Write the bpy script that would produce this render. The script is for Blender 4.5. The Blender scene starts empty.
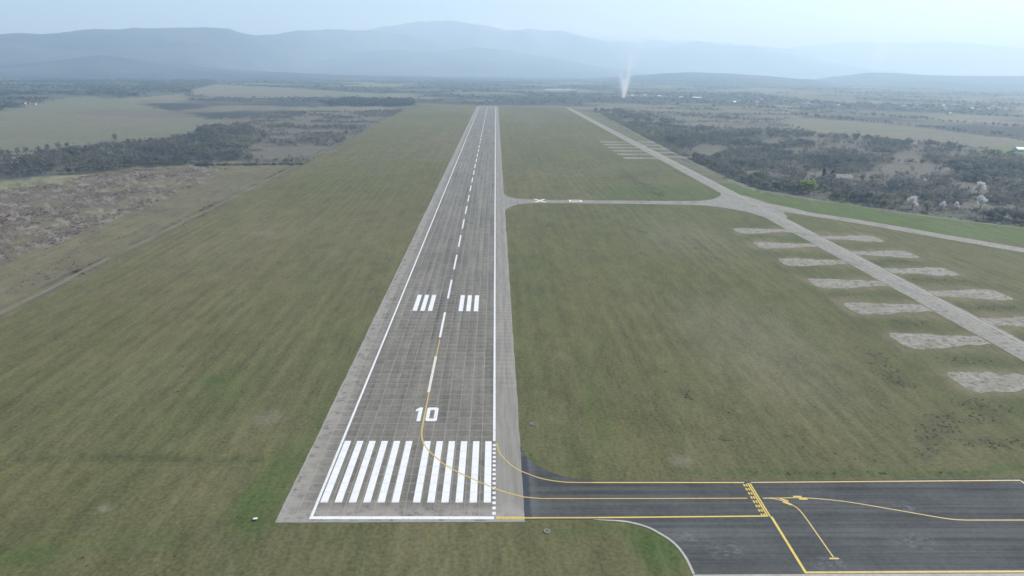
import bpy, bmesh, math, random
import numpy as np
from mathutils import Vector, Matrix

random.seed(7)
RNG = np.random.default_rng(11)
sc = bpy.context.scene
COL = sc.collection

# ------------------------------------------------------------------ camera
CAM = (21.753, -143.246, 105.741)
PITCH, YAW, ROLL, FPX = math.radians(17.8676), math.radians(1.62994), math.radians(1.03675), 683.892
F_ = Vector((math.sin(YAW)*math.cos(PITCH), math.cos(YAW)*math.cos(PITCH), -math.sin(PITCH)))
R0 = Vector((math.cos(YAW), -math.sin(YAW), 0)); U0 = R0.cross(F_)
R_ = R0*math.cos(ROLL)+U0*math.sin(ROLL); U_ = U0*math.cos(ROLL)-R0*math.sin(ROLL)
cd = bpy.data.cameras.new('camera'); cam = bpy.data.objects.new('camera', cd); COL.objects.link(cam)
cd.sensor_width = 36.0; cd.lens = 36.0*FPX/1024.0; cd.clip_start = 1.0; cd.clip_end = 200000.0
M = Matrix((R_, U_, -F_)).transposed().to_4x4(); M.translation = Vector(CAM); cam.matrix_world = M
sc.camera = cam

# ------------------------------------------------------------------ light
SUN_AZ, SUN_EL = math.radians(56), math.radians(36)
sdir = Vector((math.sin(SUN_AZ)*math.cos(SUN_EL), math.cos(SUN_AZ)*math.cos(SUN_EL), math.sin(SUN_EL)))
w = bpy.data.worlds.new('World'); sc.world = w; w.use_nodes = True
nt = w.node_tree; nt.nodes.clear()
sky = nt.nodes.new('ShaderNodeTexSky'); sky.sky_type = 'NISHITA'; sky.sun_disc = False
sky.sun_elevation = SUN_EL; sky.sun_rotation = SUN_AZ; sky.altitude = 300
sky.air_density = 0.8; sky.dust_density = 1.0; sky.ozone_density = 2.5
bg = nt.nodes.new('ShaderNodeBackground'); bg.inputs[1].default_value = 0.14
wo = nt.nodes.new('ShaderNodeOutputWorld')
nt.links.new(sky.outputs[0], bg.inputs[0]); nt.links.new(bg.outputs[0], wo.inputs[0])
ld = bpy.data.lights.new('sun', 'SUN'); ld.energy = 5.0; ld.angle = math.radians(0.6); ld.color = (1.0, 0.975, 0.93)
sun = bpy.data.objects.new('sun', ld); COL.objects.link(sun); sun.location = (0, 0, 3000)
sun.rotation_euler = sdir.to_track_quat('Z', 'Y').to_euler()
sc.view_settings.view_transform = 'Standard'; sc.view_settings.look = 'None'
sc.view_settings.exposure = 0.3; sc.view_settings.gamma = 1.0; sc.view_settings.use_curve_mapping = False
sc.cycles.use_denoising = True
sc.cycles.max_bounces = 6; sc.cycles.diffuse_bounces = 2; sc.cycles.glossy_bounces = 2
sc.cycles.volume_bounces = 3
HAZE_DENSITY, HAZE_TOP = 1.45e-4, 1480.0

# ------------------------------------------------------------------ helpers
def ray(px, py):
    d = F_*FPX + R_*(px-512.0) - U_*(py-288.0)
    return d
def G(px, py):                        # pixel -> point where that direction meets the flat ground
    d = ray(px, py); t = -CAM[2]/d.z
    return (CAM[0]+d.x*t, CAM[1]+d.y*t)
def AE(px, py):                       # pixel -> azimuth, elevation
    d = ray(px, py); return math.atan2(d.x, d.y), math.atan2(d.z, math.hypot(d.x, d.y))
def W(*pts): return np.array([G(*p) for p in pts])

def hash2(ix, iy, s):
    h = (ix.astype(np.int64)*374761393 + iy.astype(np.int64)*668265263 + s*974711) & 0xffffffff
    h = ((h ^ (h >> 13))*1274126177) & 0xffffffff
    h = ((h ^ (h >> 16))*2246822519) & 0xffffffff
    return ((h ^ (h >> 15)) & 0xffffff)/float(0xffffff)
def vnoise(x, y, s=0):
    x = np.asarray(x, float); y = np.asarray(y, float)
    ix = np.floor(x); iy = np.floor(y); fx = x-ix; fy = y-iy
    fx = fx*fx*(3-2*fx); fy = fy*fy*(3-2*fy)
    a = hash2(ix, iy, s); b = hash2(ix+1, iy, s); c = hash2(ix, iy+1, s); d = hash2(ix+1, iy+1, s)
    return (a*(1-fx)+b*fx)*(1-fy)+(c*(1-fx)+d*fx)*fy
def fbm(x, y, s=0, o=4):
    r = 0; a = 0.5; t = 0
    for i in range(o):
        r = r+a*vnoise(x*2**i+17.3*i, y*2**i-9.1*i, s+i); t += a; a *= 0.55
    return r/t
def inside(poly, x, y):
    r = np.zeros(x.shape, bool); n = len(poly)
    bx = (x >= poly[:, 0].min()) & (x <= poly[:, 0].max()) & (y >= poly[:, 1].min()) & (y <= poly[:, 1].max())
    idx = np.nonzero(bx)[0]; xs = x[idx]; ys = y[idx]; q = np.zeros(xs.shape, bool); j = n-1
    for i in range(n):
        xi, yi = poly[i]; xj, yj = poly[j]
        if yi != yj:
            q ^= ((yi > ys) != (yj > ys)) & (xs < (xj-xi)*(ys-yi)/(yj-yi)+xi)
        j = i
    r[idx] = q; return r
def sstep(a, b, v): t = np.clip((v-a)/(b-a), 0, 1); return t*t*(3-2*t)
def seg_dist(x, y, pts):
    d = np.full(x.shape, 1e9)
    for (ax, ay), (bx, by) in zip(pts[:-1], pts[1:]):
        l = (bx-ax)**2+(by-ay)**2; t = np.clip(((x-ax)*(bx-ax)+(y-ay)*(by-ay))/l, 0, 1)
        d = np.minimum(d, np.hypot(x-ax-t*(bx-ax), y-ay-t*(by-ay)))
    return d

def tag(o, label=None, cat=None, group=None, kind=None):
    if label: o['label'] = label
    if cat: o['category'] = cat
    if group: o['group'] = group
    if kind: o['kind'] = kind
    return o
def empty(name, loc, label=None, cat=None, group=None, rz=0.0, sca=1.0):
    o = bpy.data.objects.new(name, None); COL.objects.link(o); o.location = loc
    o.rotation_euler = (0, 0, rz); o.scale = (sca,)*3; o.empty_display_size = 0.5
    return tag(o, label, cat, group)
def link(name, me, mat=None, parent=None):
    o = bpy.data.objects.new(name, me); COL.objects.link(o)
    if mat and not me.materials: me.materials.append(mat)
    if parent: o.parent = parent
    return o
def mesh(name, v, f, mat=None, smooth=False):
    me = bpy.data.meshes.new(name); me.from_pydata([tuple(p) for p in v], [], [tuple(p) for p in f]); me.update()
    if mat: me.materials.append(mat)
    if smooth: me.polygons.foreach_set('use_smooth', [True]*len(me.polygons))
    return me
def np_mesh(name, v, faces, mat=None, smooth=False, colors=None, cname='tint'):
    """v (n,3), faces (m,k) numpy"""
    me = bpy.data.meshes.new(name); v = np.asarray(v, np.float32); faces = np.asarray(faces, np.int32)
    m, k = faces.shape
    me.vertices.add(len(v)); me.vertices.foreach_set('co', v.ravel())
    me.loops.add(m*k); me.loops.foreach_set('vertex_index', faces.ravel())
    me.polygons.add(m); me.polygons.foreach_set('loop_start', np.arange(0, m*k, k, dtype=np.int32))
    me.polygons.foreach_set('loop_total', np.full(m, k, np.int32))
    if smooth: me.polygons.foreach_set('use_smooth', np.ones(m, bool))
    if colors is not None:
        a = me.attributes.new(cname, 'FLOAT_COLOR', 'POINT')
        c = np.ones((len(v), 4), np.float32); c[:, :colors.shape[1]] = colors
        a.data.foreach_set('color', c.ravel())
    me.update(calc_edges=True)
    if mat: me.materials.append(mat)
    return me

# ---------------------------------------------------------------- materials
class NT:
    def __init__(s, name, rough=0.9, spec=0.2):
        s.m = bpy.data.materials.new(name); s.m.use_nodes = True; s.t = s.m.node_tree
        s.b = s.t.nodes['Principled BSDF']; s.b.inputs['Roughness'].default_value = rough
        s.b.inputs['Specular IOR Level'].default_value = spec
    def n(s, typ, **kw):
        x = s.t.nodes.new(typ)
        for k, v in kw.items(): setattr(x, k, v)
        return x
    def put(s, sock, v):
        if isinstance(v, bpy.types.NodeSocket): s.t.links.new(v, sock)
        else: sock.default_value = v
    def math(s, op, a, b=0.0, c=None, clamp=False):
        x = s.n('ShaderNodeMath', operation=op, use_clamp=clamp); s.put(x.inputs[0], a); s.put(x.inputs[1], b)
        if c is not None: s.put(x.inputs[2], c)
        return x.outputs[0]
    def vec(s, a, b, c=0.0):
        x = s.n('ShaderNodeCombineXYZ'); s.put(x.inputs[0], a); s.put(x.inputs[1], b); s.put(x.inputs[2], c); return x.outputs[0]
    def xyz(s, v):
        x = s.n('ShaderNodeSeparateXYZ'); s.put(x.inputs[0], v); return x.outputs
    def pos(s): return s.n('ShaderNodeNewGeometry').outputs['Position']
    def noise(s, v, scale=1.0, detail=3.0, rough=0.55):
        x = s.n('ShaderNodeTexNoise'); s.put(x.inputs['Vector'], v); x.inputs['Scale'].default_value = scale
        x.inputs['Detail'].default_value = detail; x.inputs['Roughness'].default_value = rough; return x.outputs[0]
    def white(s, v):
        x = s.n('ShaderNodeTexWhiteNoise', noise_dimensions='3D'); s.put(x.inputs['Vector'], v); return x.outputs[0]
    def mul(s, v, k):
        x = s.n('ShaderNodeVectorMath', operation='MULTIPLY'); s.put(x.inputs[0], v); s.put(x.inputs[1], k); return x.outputs[0]
    def rng(s, v, a, b, c=0.0, d=1.0):
        x = s.n('ShaderNodeMapRange', interpolation_type='SMOOTHSTEP'); s.put(x.inputs[0], v)
        for i, q in enumerate((a, b, c, d)): s.put(x.inputs[i+1], q)
        return x.outputs[0]
    def mix(s, f, a, b, blend='MIX'):
        x = s.n('ShaderNodeMix', data_type='RGBA', blend_type=blend); s.put(x.inputs[0], f)
        for i, q in ((6, a), (7, b)): s.put(x.inputs[i], (*q, 1.0) if isinstance(q, tuple) and len(q) == 3 else q)
        return x.outputs[2]
    def gray(s, v): return s.vec(v, v, v)
    def attr(s, nm): x = s.n('ShaderNodeAttribute', attribute_name=nm); return x.outputs
    def col(s, c): s.put(s.b.inputs['Base Color'], c); return s
    def bump(s, h, strength=0.3, dist=0.05):
        x = s.n('ShaderNodeBump'); x.inputs['Strength'].default_value = strength; x.inputs['Distance'].default_value = dist
        s.put(x.inputs['Height'], h); s.t.links.new(x.outputs[0], s.b.inputs['Normal'])

def mat_ground():
    s = NT('ground_cover', 0.95, 0.1); a = s.attr('cover'); p = s.pos()
    fine = s.noise(p, 0.9, 4, 0.65); mid = s.noise(s.mul(p, (1.0, .30, 1.0)), 0.16, 4, 0.6); big = s.noise(p, 0.02, 3)
    st = s.noise(s.mul(p, (0.8, 0.17, 1.0)), 1.0, 4, 0.65)
    st2 = s.noise(s.mul(p, (0.14, 0.006, 1.0)), 1.0, 3, 0.6)
    v = s.math('ADD', s.rng(fine, .25, .75, .74, 1.26), s.rng(mid, .25, .75, -.14, .14))
    v = s.math('ADD', v, s.rng(big, .3, .7, -.06, .06))
    mown = a['Alpha']
    sv = s.math('ADD', s.rng(st, .3, .7, -.12, .12), s.rng(st2, .3, .7, -.07, .07))
    gx_, gy_, gz_ = s.xyz(p); wob = s.noise(s.mul(p, (.01, .004, 1)), 1.0, 2); sw = s.math('SINE', s.math('MULTIPLY_ADD', gx_, 1.05, s.math('MULTIPLY', wob, 14.0)))
    swm = s.rng(s.noise(s.mul(p, (.012, .006, 1)), 1.0, 2), .42, .60, 0, .075); sv = s.math('MULTIPLY_ADD', sw, swm, sv)
    v = s.math('MULTIPLY_ADD', sv, mown, v)
    c = s.mix(1.0, a['Color'], s.gray(v), 'MULTIPLY')
    dry = s.noise(s.mul(p, (0.3, 0.05, 1.0)), 1.0, 4, 0.7)
    c = s.mix(s.math('MULTIPLY', s.rng(dry, .5, .75, 0.0, .28), mown), c, (.20, .175, .115))
    speck = s.noise(p, 0.35, 2, 0.5)
    c = s.mix(s.rng(speck, .64, .74, 0.0, .34), c, (.070, .080, .032))
    tuft = s.noise(s.mul(p, (1, .7, 1)), 0.16, 5, 0.7); c = s.mix(s.math('MULTIPLY', s.rng(tuft, .60, .72, 0.0, .40), mown), c, (.175, .158, .098))
    s.col(c); s.bump(fine, 0.35, 0.25); return s.m

def mat_slab():
    s = NT('runway_concrete', 0.85, 0.3); p = s.pos(); x, y, z = s.xyz(p)
    cx = s.math('DIVIDE', s.math('ADD', x, 30.0), 3.75); cy = s.math('DIVIDE', s.math('ADD', y, 1.5), 4.0)
    wn = s.white(s.vec(s.math('FLOOR', cx), s.math('FLOOR', cy), 3.0))
    wl = s.white(s.vec(s.math('FLOOR', cx), s.math('FLOOR', s.math('DIVIDE', cy, 9.0)), 8.0))
    v = s.math('ADD', s.rng(wn, 0, 1, .92, 1.08), s.rng(wl, 0, 1, -.06, .06))
    v = s.math('ADD', v, s.rng(s.noise(p, .55, 5, .65), .3, .7, -.16, .16))
    v = s.math('ADD', v, s.rng(s.noise(s.mul(p, (.35, .010, 1)), 1, 5, .7), .3, .7, -.22, .22))
    v = s.math('ADD', v, s.rng(s.noise(p, .035, 3, .6), .3, .7, -.10, .10))
    for (tx_, tw_) in ((-4.5, 3.5), (4.5, 3.5), (0, 8)):
        rub = s.math('MULTIPLY', s.rng(s.math('ABSOLUTE', s.math('SUBTRACT', x, tx_)), tw_, 0.3), s.math('MULTIPLY', s.rng(y, 60, 170), s.rng(y, 700, 330)))
        v = s.math('SUBTRACT', v, s.math('MULTIPLY', rub, s.rng(s.noise(s.mul(p, (.9, .012, 1)), 1, 4, .7), .35, .65, .02, .17)))
    base = s.mix(1.0, (.166, .150, .120), s.gray(v), 'MULTIPLY')
    ex = s.math('ABSOLUTE', s.math('SUBTRACT', s.math('FRACT', cx), .5)); ey = s.math('ABSOLUTE', s.math('SUBTRACT', s.math('FRACT', cy), .5))
    e = s.math('MAXIMUM', s.rng(ex, .43, .485), s.rng(ey, .405, .475))
    en = s.rng(s.noise(p, .13, 4, .65), .33, .62, .03, .42)
    base = s.mix(s.math('MULTIPLY', e, en), base, (.29, .285, .265))
    marg = s.rng(x, 22.6, 23.0); grain = s.rng(s.noise(s.mul(p, (.7, .05, 1)), 1, 4, .6), .3, .7, .84, 1.14)
    mc = s.mix(1.0, (.255, .238, .20), s.gray(grain), 'MULTIPLY')
    mc = s.mix(s.math('MULTIPLY', s.rng(ey, .455, .49), .45), mc, (.19, .185, .17))
    base = s.mix(s.math('MULTIPLY', marg, .9), base, mc)
    dust = s.math('MULTIPLY', s.rng(s.math('MINIMUM', y, s.math('MULTIPLY_ADD', s.math('ADD', x, 30.0), 1.0, 0.0)), 9.0, -1.5), s.rng(s.noise(p, .25, 5, .7), .36, .54))
    base = s.mix(s.math('MULTIPLY', dust, .85), base, (.345, .32, .275))
    lm = s.math('MULTIPLY', s.rng(x, -22.5, -24.5), s.math('MAXIMUM', s.rng(s.noise(p, .3, 4, .7), .50, .66, 0, .6), s.math('MULTIPLY', e, .45)))
    base = s.mix(lm, base, (.31, .285, .235))
    s.col(base); s.bump(s.noise(p, 3.0, 3), .2, .02); return s.m

def mat_plain(name, c, c2, sc1=.4, sc2=.05, stretch=(1, 1, 1), rough=.9, amt=1.0, spec=.2):
    s = NT(name, rough, spec); p = s.pos()
    a = s.noise(s.mul(p, stretch), sc1, 5, .65); b = s.noise(s.mul(p, stretch), sc2, 3, .6)
    f = s.math('ADD', s.rng(a, .3, .7, 0, .6), s.rng(b, .3, .7, 0, .4))
    s.col(s.mix(s.math('MULTIPLY', f, amt), c, c2)); return s.m

def mat_oldconcrete():
    s = NT('old_concrete', .9, .2); p = s.pos(); x, y, z = s.xyz(p)
    a = s.noise(p, .5, 5, .7); b = s.noise(p, .07, 4, .6)
    c = s.mix(s.rng(a, .3, .7), (.20, .188, .155), (.325, .305, .262))
    c = s.mix(s.rng(b, .5, .68, 0, .6), c, (.16, .15, .105))
    gn = s.noise(p, .21, 5, .7); c = s.mix(s.rng(gn, .57, .66, 0, .75), c, (.115, .115, .06))
    st = s.noise(s.mul(p, (.5, .03, 1)), 1, 4, .6)
    c = s.mix(s.rng(st, .5, .68, 0, .5), c, (.17, .168, .155))
    fx = s.math('FRACT', s.math('DIVIDE', x, 4.0)); fy = s.math('FRACT', s.math('DIVIDE', y, 4.0))
    e = s.math('MAXIMUM', s.rng(s.math('ABSOLUTE', s.math('SUBTRACT', fx, .5)), .44, .49), s.rng(s.math('ABSOLUTE', s.math('SUBTRACT', fy, .5)), .45, .49))
    c = s.mix(s.math('MULTIPLY', e, s.rng(b, .35, .6, .1, .6)), c, (.13, .13, .085))
    s.col(c); return s.m

def mat_asphalt():
    s = NT('asphalt', .92, .08); p = s.pos(); x, y, z = s.xyz(p)
    band = s.noise(s.vec(s.math('MULTIPLY', x, .006), s.math('MULTIPLY', y, .55), 1.0), 1.0, 5, .75)
    lane = s.white(s.vec(s.math('FLOOR', s.math('DIVIDE', y, 4.1)), 5.0, 1.0))
    v = s.math('ADD', s.rng(band, .3, .7, .70, 1.30), s.rng(lane, 0, 1, -.09, .09))
    v = s.math('ADD', v, s.rng(s.noise(p, .7, 5, .7), .3, .7, -.13, .13))
    v = s.math('ADD', v, s.rng(s.noise(p, .05, 3, .6), .35, .65, -.12, .12))
    c = s.mix(1.0, (.082, .084, .081), s.gray(v), 'MULTIPLY')
    ly = s.math('FRACT', s.math('DIVIDE', y, 4.1)); j = s.rng(s.math('ABSOLUTE', s.math('SUBTRACT', ly, .5)), .465, .495)
    c = s.mix(s.math('MULTIPLY', j, s.rng(s.noise(s.mul(p, (.05, .2, 1)), 1, 3), .4, .6, .1, .7)), c, (.035, .04, .05))
    # pale scuffed patches
    for (qx, qy, r) in ((123, -9, 5.5), (76, -12, 5.0), (128, 4, 4.0), (99, -17, 5.0), (69, -7, 4.5)):
        d = s.math('SQRT', s.math('ADD', s.math('POWER', s.math('DIVIDE', s.math('SUBTRACT', x, qx), 1.6), 2.0), s.math('POWER', s.math('SUBTRACT', y, qy), 2.0)))
        f = s.math('MULTIPLY', s.rng(d, r, 0.0), s.rng(s.noise(s.mul(p, (.5, .9, 1)), 1, 5, .75), .44, .66, 0, .75))
        c = s.mix(f, c, (.20, .205, .205))
    # worn lighter strip by the concrete joint
    c = s.mix(s.math('MULTIPLY', s.rng(x, 34.5, 32.2), s.rng(x, 31.6, 32.2, 0, .35)), c, (.16, .165, .175))
    s.col(c); s.bump(s.noise(p, 4, 3), .2, .02); return s.m

def mat_paint(name, c, under, lo=.62, hi=.75):
    s = NT(name, .6, .4); p = s.pos()
    a = s.noise(p, .9, 6, .75)
    cc = s.mix(s.rng(s.noise(p, .3, 3), .3, .7, 0, .35), c, tuple(q*.78 for q in c)); jx_, jy_, jz_ = s.xyz(p)
    jn = s.math('MAXIMUM', s.rng(s.math('ABSOLUTE', s.math('SUBTRACT', s.math('FRACT', s.math('DIVIDE', s.math('ADD', jx_, 30.0), 3.75)), .5)), .475, .495), s.rng(s.math('ABSOLUTE', s.math('SUBTRACT', s.math('FRACT', s.math('DIVIDE', s.math('ADD', jy_, 1.5), 4.0)), .5)), .46, .49))
    cc = s.mix(s.math('MULTIPLY', jn, .38), cc, under)
    s.col(s.mix(s.rng(a, lo, hi, 0, .7), cc, under)); return s.m

def sheer(s, c, k):                       # sparse twigs let light through: part diffuse, part translucent
    d = s.n('ShaderNodeBsdfDiffuse'); t = s.n('ShaderNodeBsdfTranslucent'); m = s.n('ShaderNodeMixShader'); m.inputs[0].default_value = k
    s.put(d.inputs[0], c); s.put(t.inputs[0], c); s.t.links.new(d.outputs[0], m.inputs[1]); s.t.links.new(t.outputs[0], m.inputs[2])
    s.t.links.new(m.outputs[0], s.t.nodes['Material Output'].inputs['Surface']); return s.m
def mat_tint(name, k=.42):
    s = NT(name, .9, .1); return sheer(s, s.attr('tint')['Color'], k)
def mat_random(name, c1, c2, rough=.9):
    s = NT(name, rough, .1); o = s.n('ShaderNodeObjectInfo').outputs['Random']; p = s.pos()
    return sheer(s, s.mix(s.math('ADD', s.math('MULTIPLY', o, .6), s.rng(s.noise(p, .8, 2), .35, .65, 0, .4)), c1, c2), .4)

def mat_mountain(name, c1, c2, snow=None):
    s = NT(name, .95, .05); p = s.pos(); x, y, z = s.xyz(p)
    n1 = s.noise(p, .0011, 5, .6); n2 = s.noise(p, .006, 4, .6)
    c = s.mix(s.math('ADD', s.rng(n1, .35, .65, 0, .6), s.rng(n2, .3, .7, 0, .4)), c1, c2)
    if snow:
        h = s.math('ADD', z, s.rng(n1, .3, .7, -snow[1], snow[1]))
        h = s.math('ADD', h, s.rng(n2, .3, .7, -snow[1]*.6, snow[1]*.6))
        c = s.mix(s.rng(h, snow[0]-60, snow[0]+60), c, (.85, .87, .90))
    s.col(c); return s.m

MG = mat_ground(); MSLAB = mat_slab(); MBED = mat_plain('joint_dust', (.24, .235, .20), (.36, .345, .30), .6, .06)
MOLD = mat_oldconcrete(); MASP = mat_asphalt()
def mat_pad():
    s = NT('eroded_concrete', .9, .2); p = s.pos()
    a = s.noise(p, .55, 6, .75); b = s.noise(s.mul(p, (.6, 1, 1)), .12, 5, .7)
    c = s.mix(s.rng(a, .3, .7), (.19, .176, .145), (.34, .322, .282))
    c = s.mix(s.rng(b, .46, .60, 0, .55), c, (.20, .178, .12)); g_ = s.noise(p, .30, 6, .75)
    c = s.mix(s.rng(g_, .50, .60, 0, .85), c, (.118, .112, .055)); s.col(c); return s.m
MPAD = mat_pad()
MWHITE = mat_paint('white_paint', (.80, .79, .76), (.28, .27, .25), .56, .74)
MWEARW = mat_paint('worn_white_paint', (.74, .70, .58), (.30, .28, .22), .54, .72)
MYEL = mat_paint('yellow_paint', (.68, .50, .07), (.24, .20, .10))
MPALEY = mat_paint('faded_yellow_paint', (.62, .44, .11), (.20, .19, .16), .50, .72)
MKERB = mat_plain('kerb_concrete', (.33, .31, .26), (.48, .455, .40), .9, .1)
MDIRT = mat_plain('track_dirt', (.145, .13, .092), (.215, .195, .15), .5, .05)
MTINT = mat_tint('bare_vegetation')
MBARK = mat_random('bark', (.075, .065, .055), (.12, .105, .09))
MTWIG = mat_random('bare_twigs', (.14, .135, .135), (.24, .22, .20))
MBUD = mat_random('budding_twigs', (.18, .20, .14), (.28, .29, .21))
MBLOS = mat_random('white_blossom', (.62, .60, .57), (.78, .76, .72))
MWILL = mat_random('willow_leaves', (.26, .31, .085), (.36, .39, .13))
MEVER = mat_random('evergreen_needles', (.035, .05, .045), (.06, .08, .06))
MWALL = mat_plain('house_plaster', (.55, .52, .46), (.68, .66, .60), .8, .2)
MROOF = mat_plain('roof_tiles', (.46, .36, .29), (.58, .47, .39), 1.2, .2)
MREDROOF = mat_plain('red_roof_tiles', (.24, .11, .08), (.34, .17, .12), 1.2, .2)
MWROOF = mat_plain('white_sheet_roof', (.72, .73, .74), (.84, .85, .85), .3, .05, rough=.5)
MGLASS = NT('window_glass', .15, .5).col((.05, .06, .07, 1)).m
MDOOR = mat_plain('door_wood', (.12, .07, .045), (.18, .11, .07))
MMETAL = mat_plain('grey_lid', (.10, .10, .10), (.16, .16, .155))

# ------------------------------------------------------------------ ground
P = dict(
 pasture=W((0, 345), (305, 163), (200, 161), (120, 168), (60, 176), (0, 183), (-400, 215), (-400, 470)),
 scrub=W((0, 184), (60, 179), (130, 170), (205, 166), (228, 169), (185, 190), (120, 216), (50, 246), (0, 266), (-250, 330), (-250, 205)),
 lwood=W((-300, 192), (0, 157), (40, 155), (100, 148), (170, 141), (205, 131), (240, 125.5), (252, 128), (256, 142), (240, 160), (200, 164), (130, 169), (60, 177), (0, 185), (-300, 225)),
 lmix=W((252, 126), (205, 119), (300, 112), (390, 111), (408, 107), (400, 112), (350, 138), (306, 163), (240, 163), (256, 142)),
 clear1=W((0, 180), (50, 175), (88, 174), (74, 179), (20, 188), (0, 191), (-150, 215), (-150, 200)),
 clear2=W((0, 154), (33, 152), (40, 158), (20, 163), (0, 163), (-60, 172), (-60, 160)),
 lfield=W((-300, 178), (0, 153), (60, 147), (150, 140), (225, 130), (249, 123), (195, 118), (120, 98.5), (72, 97), (0, 111), (-300, 138)),
 lfield2=W((60, 113), (150, 109), (200, 114), (205, 118), (140, 117)),
 lfar=W((-300, 140), (0, 110), (72, 97), (120, 98), (205, 93), (185, 92), (215, 84), (215, 80.5), (0, 81), (-300, 85)),
 ltan=W((185, 94), (214, 84.5), (300, 88.5), (350, 92), (425, 95.5), (400, 97), (320, 97), (240, 98)),
 ltan2=W((286, 110.5), (300, 107), (392, 107), (384, 111)),
 ldark=W((320, 103), (350, 99.5), (415, 100.5), (414, 106), (395, 107), (330, 106.5)),
 rough=W((575, 108), (598, 114), (640, 136), (690, 161), (735, 182), (760, 191), (735, 193), (712, 186), (655, 150), (578, 112)),
 green=W((705, 185), (735, 184), (760, 191), (820, 201), (900, 213), (1024, 229), (1250, 262), (1250, 292), (1024, 247), (930, 232), (840, 217), (795, 210), (745, 197)),
 rwood=W((600, 110), (640, 114), (690, 125), (760, 130), (800, 133), (900, 143), (1024, 154), (1500, 195), (1500, 310), (1024, 228), (900, 212), (820, 200), (760, 190), (735, 181), (690, 160), (640, 135)),
 rtan=W((770, 121), (800, 117), (880, 124), (1024, 140), (1400, 172), (1400, 190), (1024, 152), (900, 140), (810, 129)),
 rtan3=W((604, 110), (700, 106), (780, 108), (800, 116), (775, 122), (812, 131), (760, 131), (690, 126), (640, 115)),
 rtan2=W((575, 107), (620, 103.5), (700, 106), (690, 112), (650, 114), (600, 110)),
 rgreen=W((985, 150), (1005, 146), (1060, 150), (1080, 158), (1030, 158), (990, 154)),
 rclr1=W((690, 150), (705, 143), (730, 146), (728, 154), (705, 160)),
 rclr2=W((880, 165), (905, 161), (960, 168), (950, 172), (900, 169)),
 rclr3=W((800, 172), (830, 171), (836, 178), (806, 182)),
 rclr4=W((845, 152), (905, 156), (930, 162), (880, 160)),
)
BOUND = W((598, 113), (640, 136), (690, 161), (735, 182), (760, 190.5), (820, 200.5), (900, 212.5), (1024, 228.5), (1250, 261))
GREENS = [  # greener patches in the sward (x, y, rx, ry, amount)
 (-36, 12, 7, 26, .6), (-37, 5, 7, 8, .75), (-34, -2, 9, 4, .6), (61, -13, 6, 9, .85), (57, -9, 5, 5, .6), (50, -4.2, 9, 2.0, .7), (40, -6, 6, 2, .45),
 (88, 4, 0, 0, 0), (-70, 60, 14, 40, .25), (-76, 77, 6, 6, .6), (56, 58, 6, 40, .3), (45, 30, 6, 20, .25), (215, 60, 25, 60, .35), (235, 330, 60, 110, .25), (190, 470, 60, 40, .6),
 (150, 470, 60, 30, .3), (-60, -10, 14, 6, .35), (-82, -14, 10, 5, .55), (140, 20.5, 80, 2.2, .7), (34, 22, 3, 12, .4), (-33, 40, 3, 60, .25)]
DARKS = [(110, 19.6, 24, .8, .7), (150, 19.8, 18, .7, .6), (90, 38, 5, 2.0, .4), (113, 40, 7, 1.6, .4), (161, 570, 9, 34, .75), (165, 520, 9, 34, .75), (168, 466, 6, 16, .7), (186, 590, 20, 26, .35),
 (172, 104, 6, 9, .75), (169, 88, 6, 8, .8), (168, 78, 7, 5, .8), (173, 51, 13, 4, .7), (163, 44, 6, 5, .7), (174, 36, 16, 3.2, .75), (155, 39, 5, 5, .7), (150, 33, 4, 4, .6), (185, 60, 12, 6, .5), (147, 30, 3, 3, .6), (128, 27, 6, 2, .4),
 (205, 98, 12, 4, .5), (208, 140, 12, 4, .6), (200, 178, 14, 4, .45), (262, 160, 14, 4, .5), (262, 205, 16, 4, .45), (262, 242, 16, 4, .4), (90, 640, 40, 60, .2), (122, 312, 5, 9, .5), (88, 67, 3, 4, .6), (152, 268, 5, 8, .4), (60, 330, 5, 12, .3)]
LIGHTS = [(76, 26, 3.5, 3, .55), (-74, 3, 1.6, 1.4, .7), (-60, 6, 1.2, 1.0, .6), (-75, 250, 9, 4, .3), (-130, 300, 12, 8, .25), (155, 300, 40, 60, .22), (130, 120, 30, 60, .25), (-48, 50, 4, 6, .4), (48, 100, 4, 4, .25)]

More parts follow.
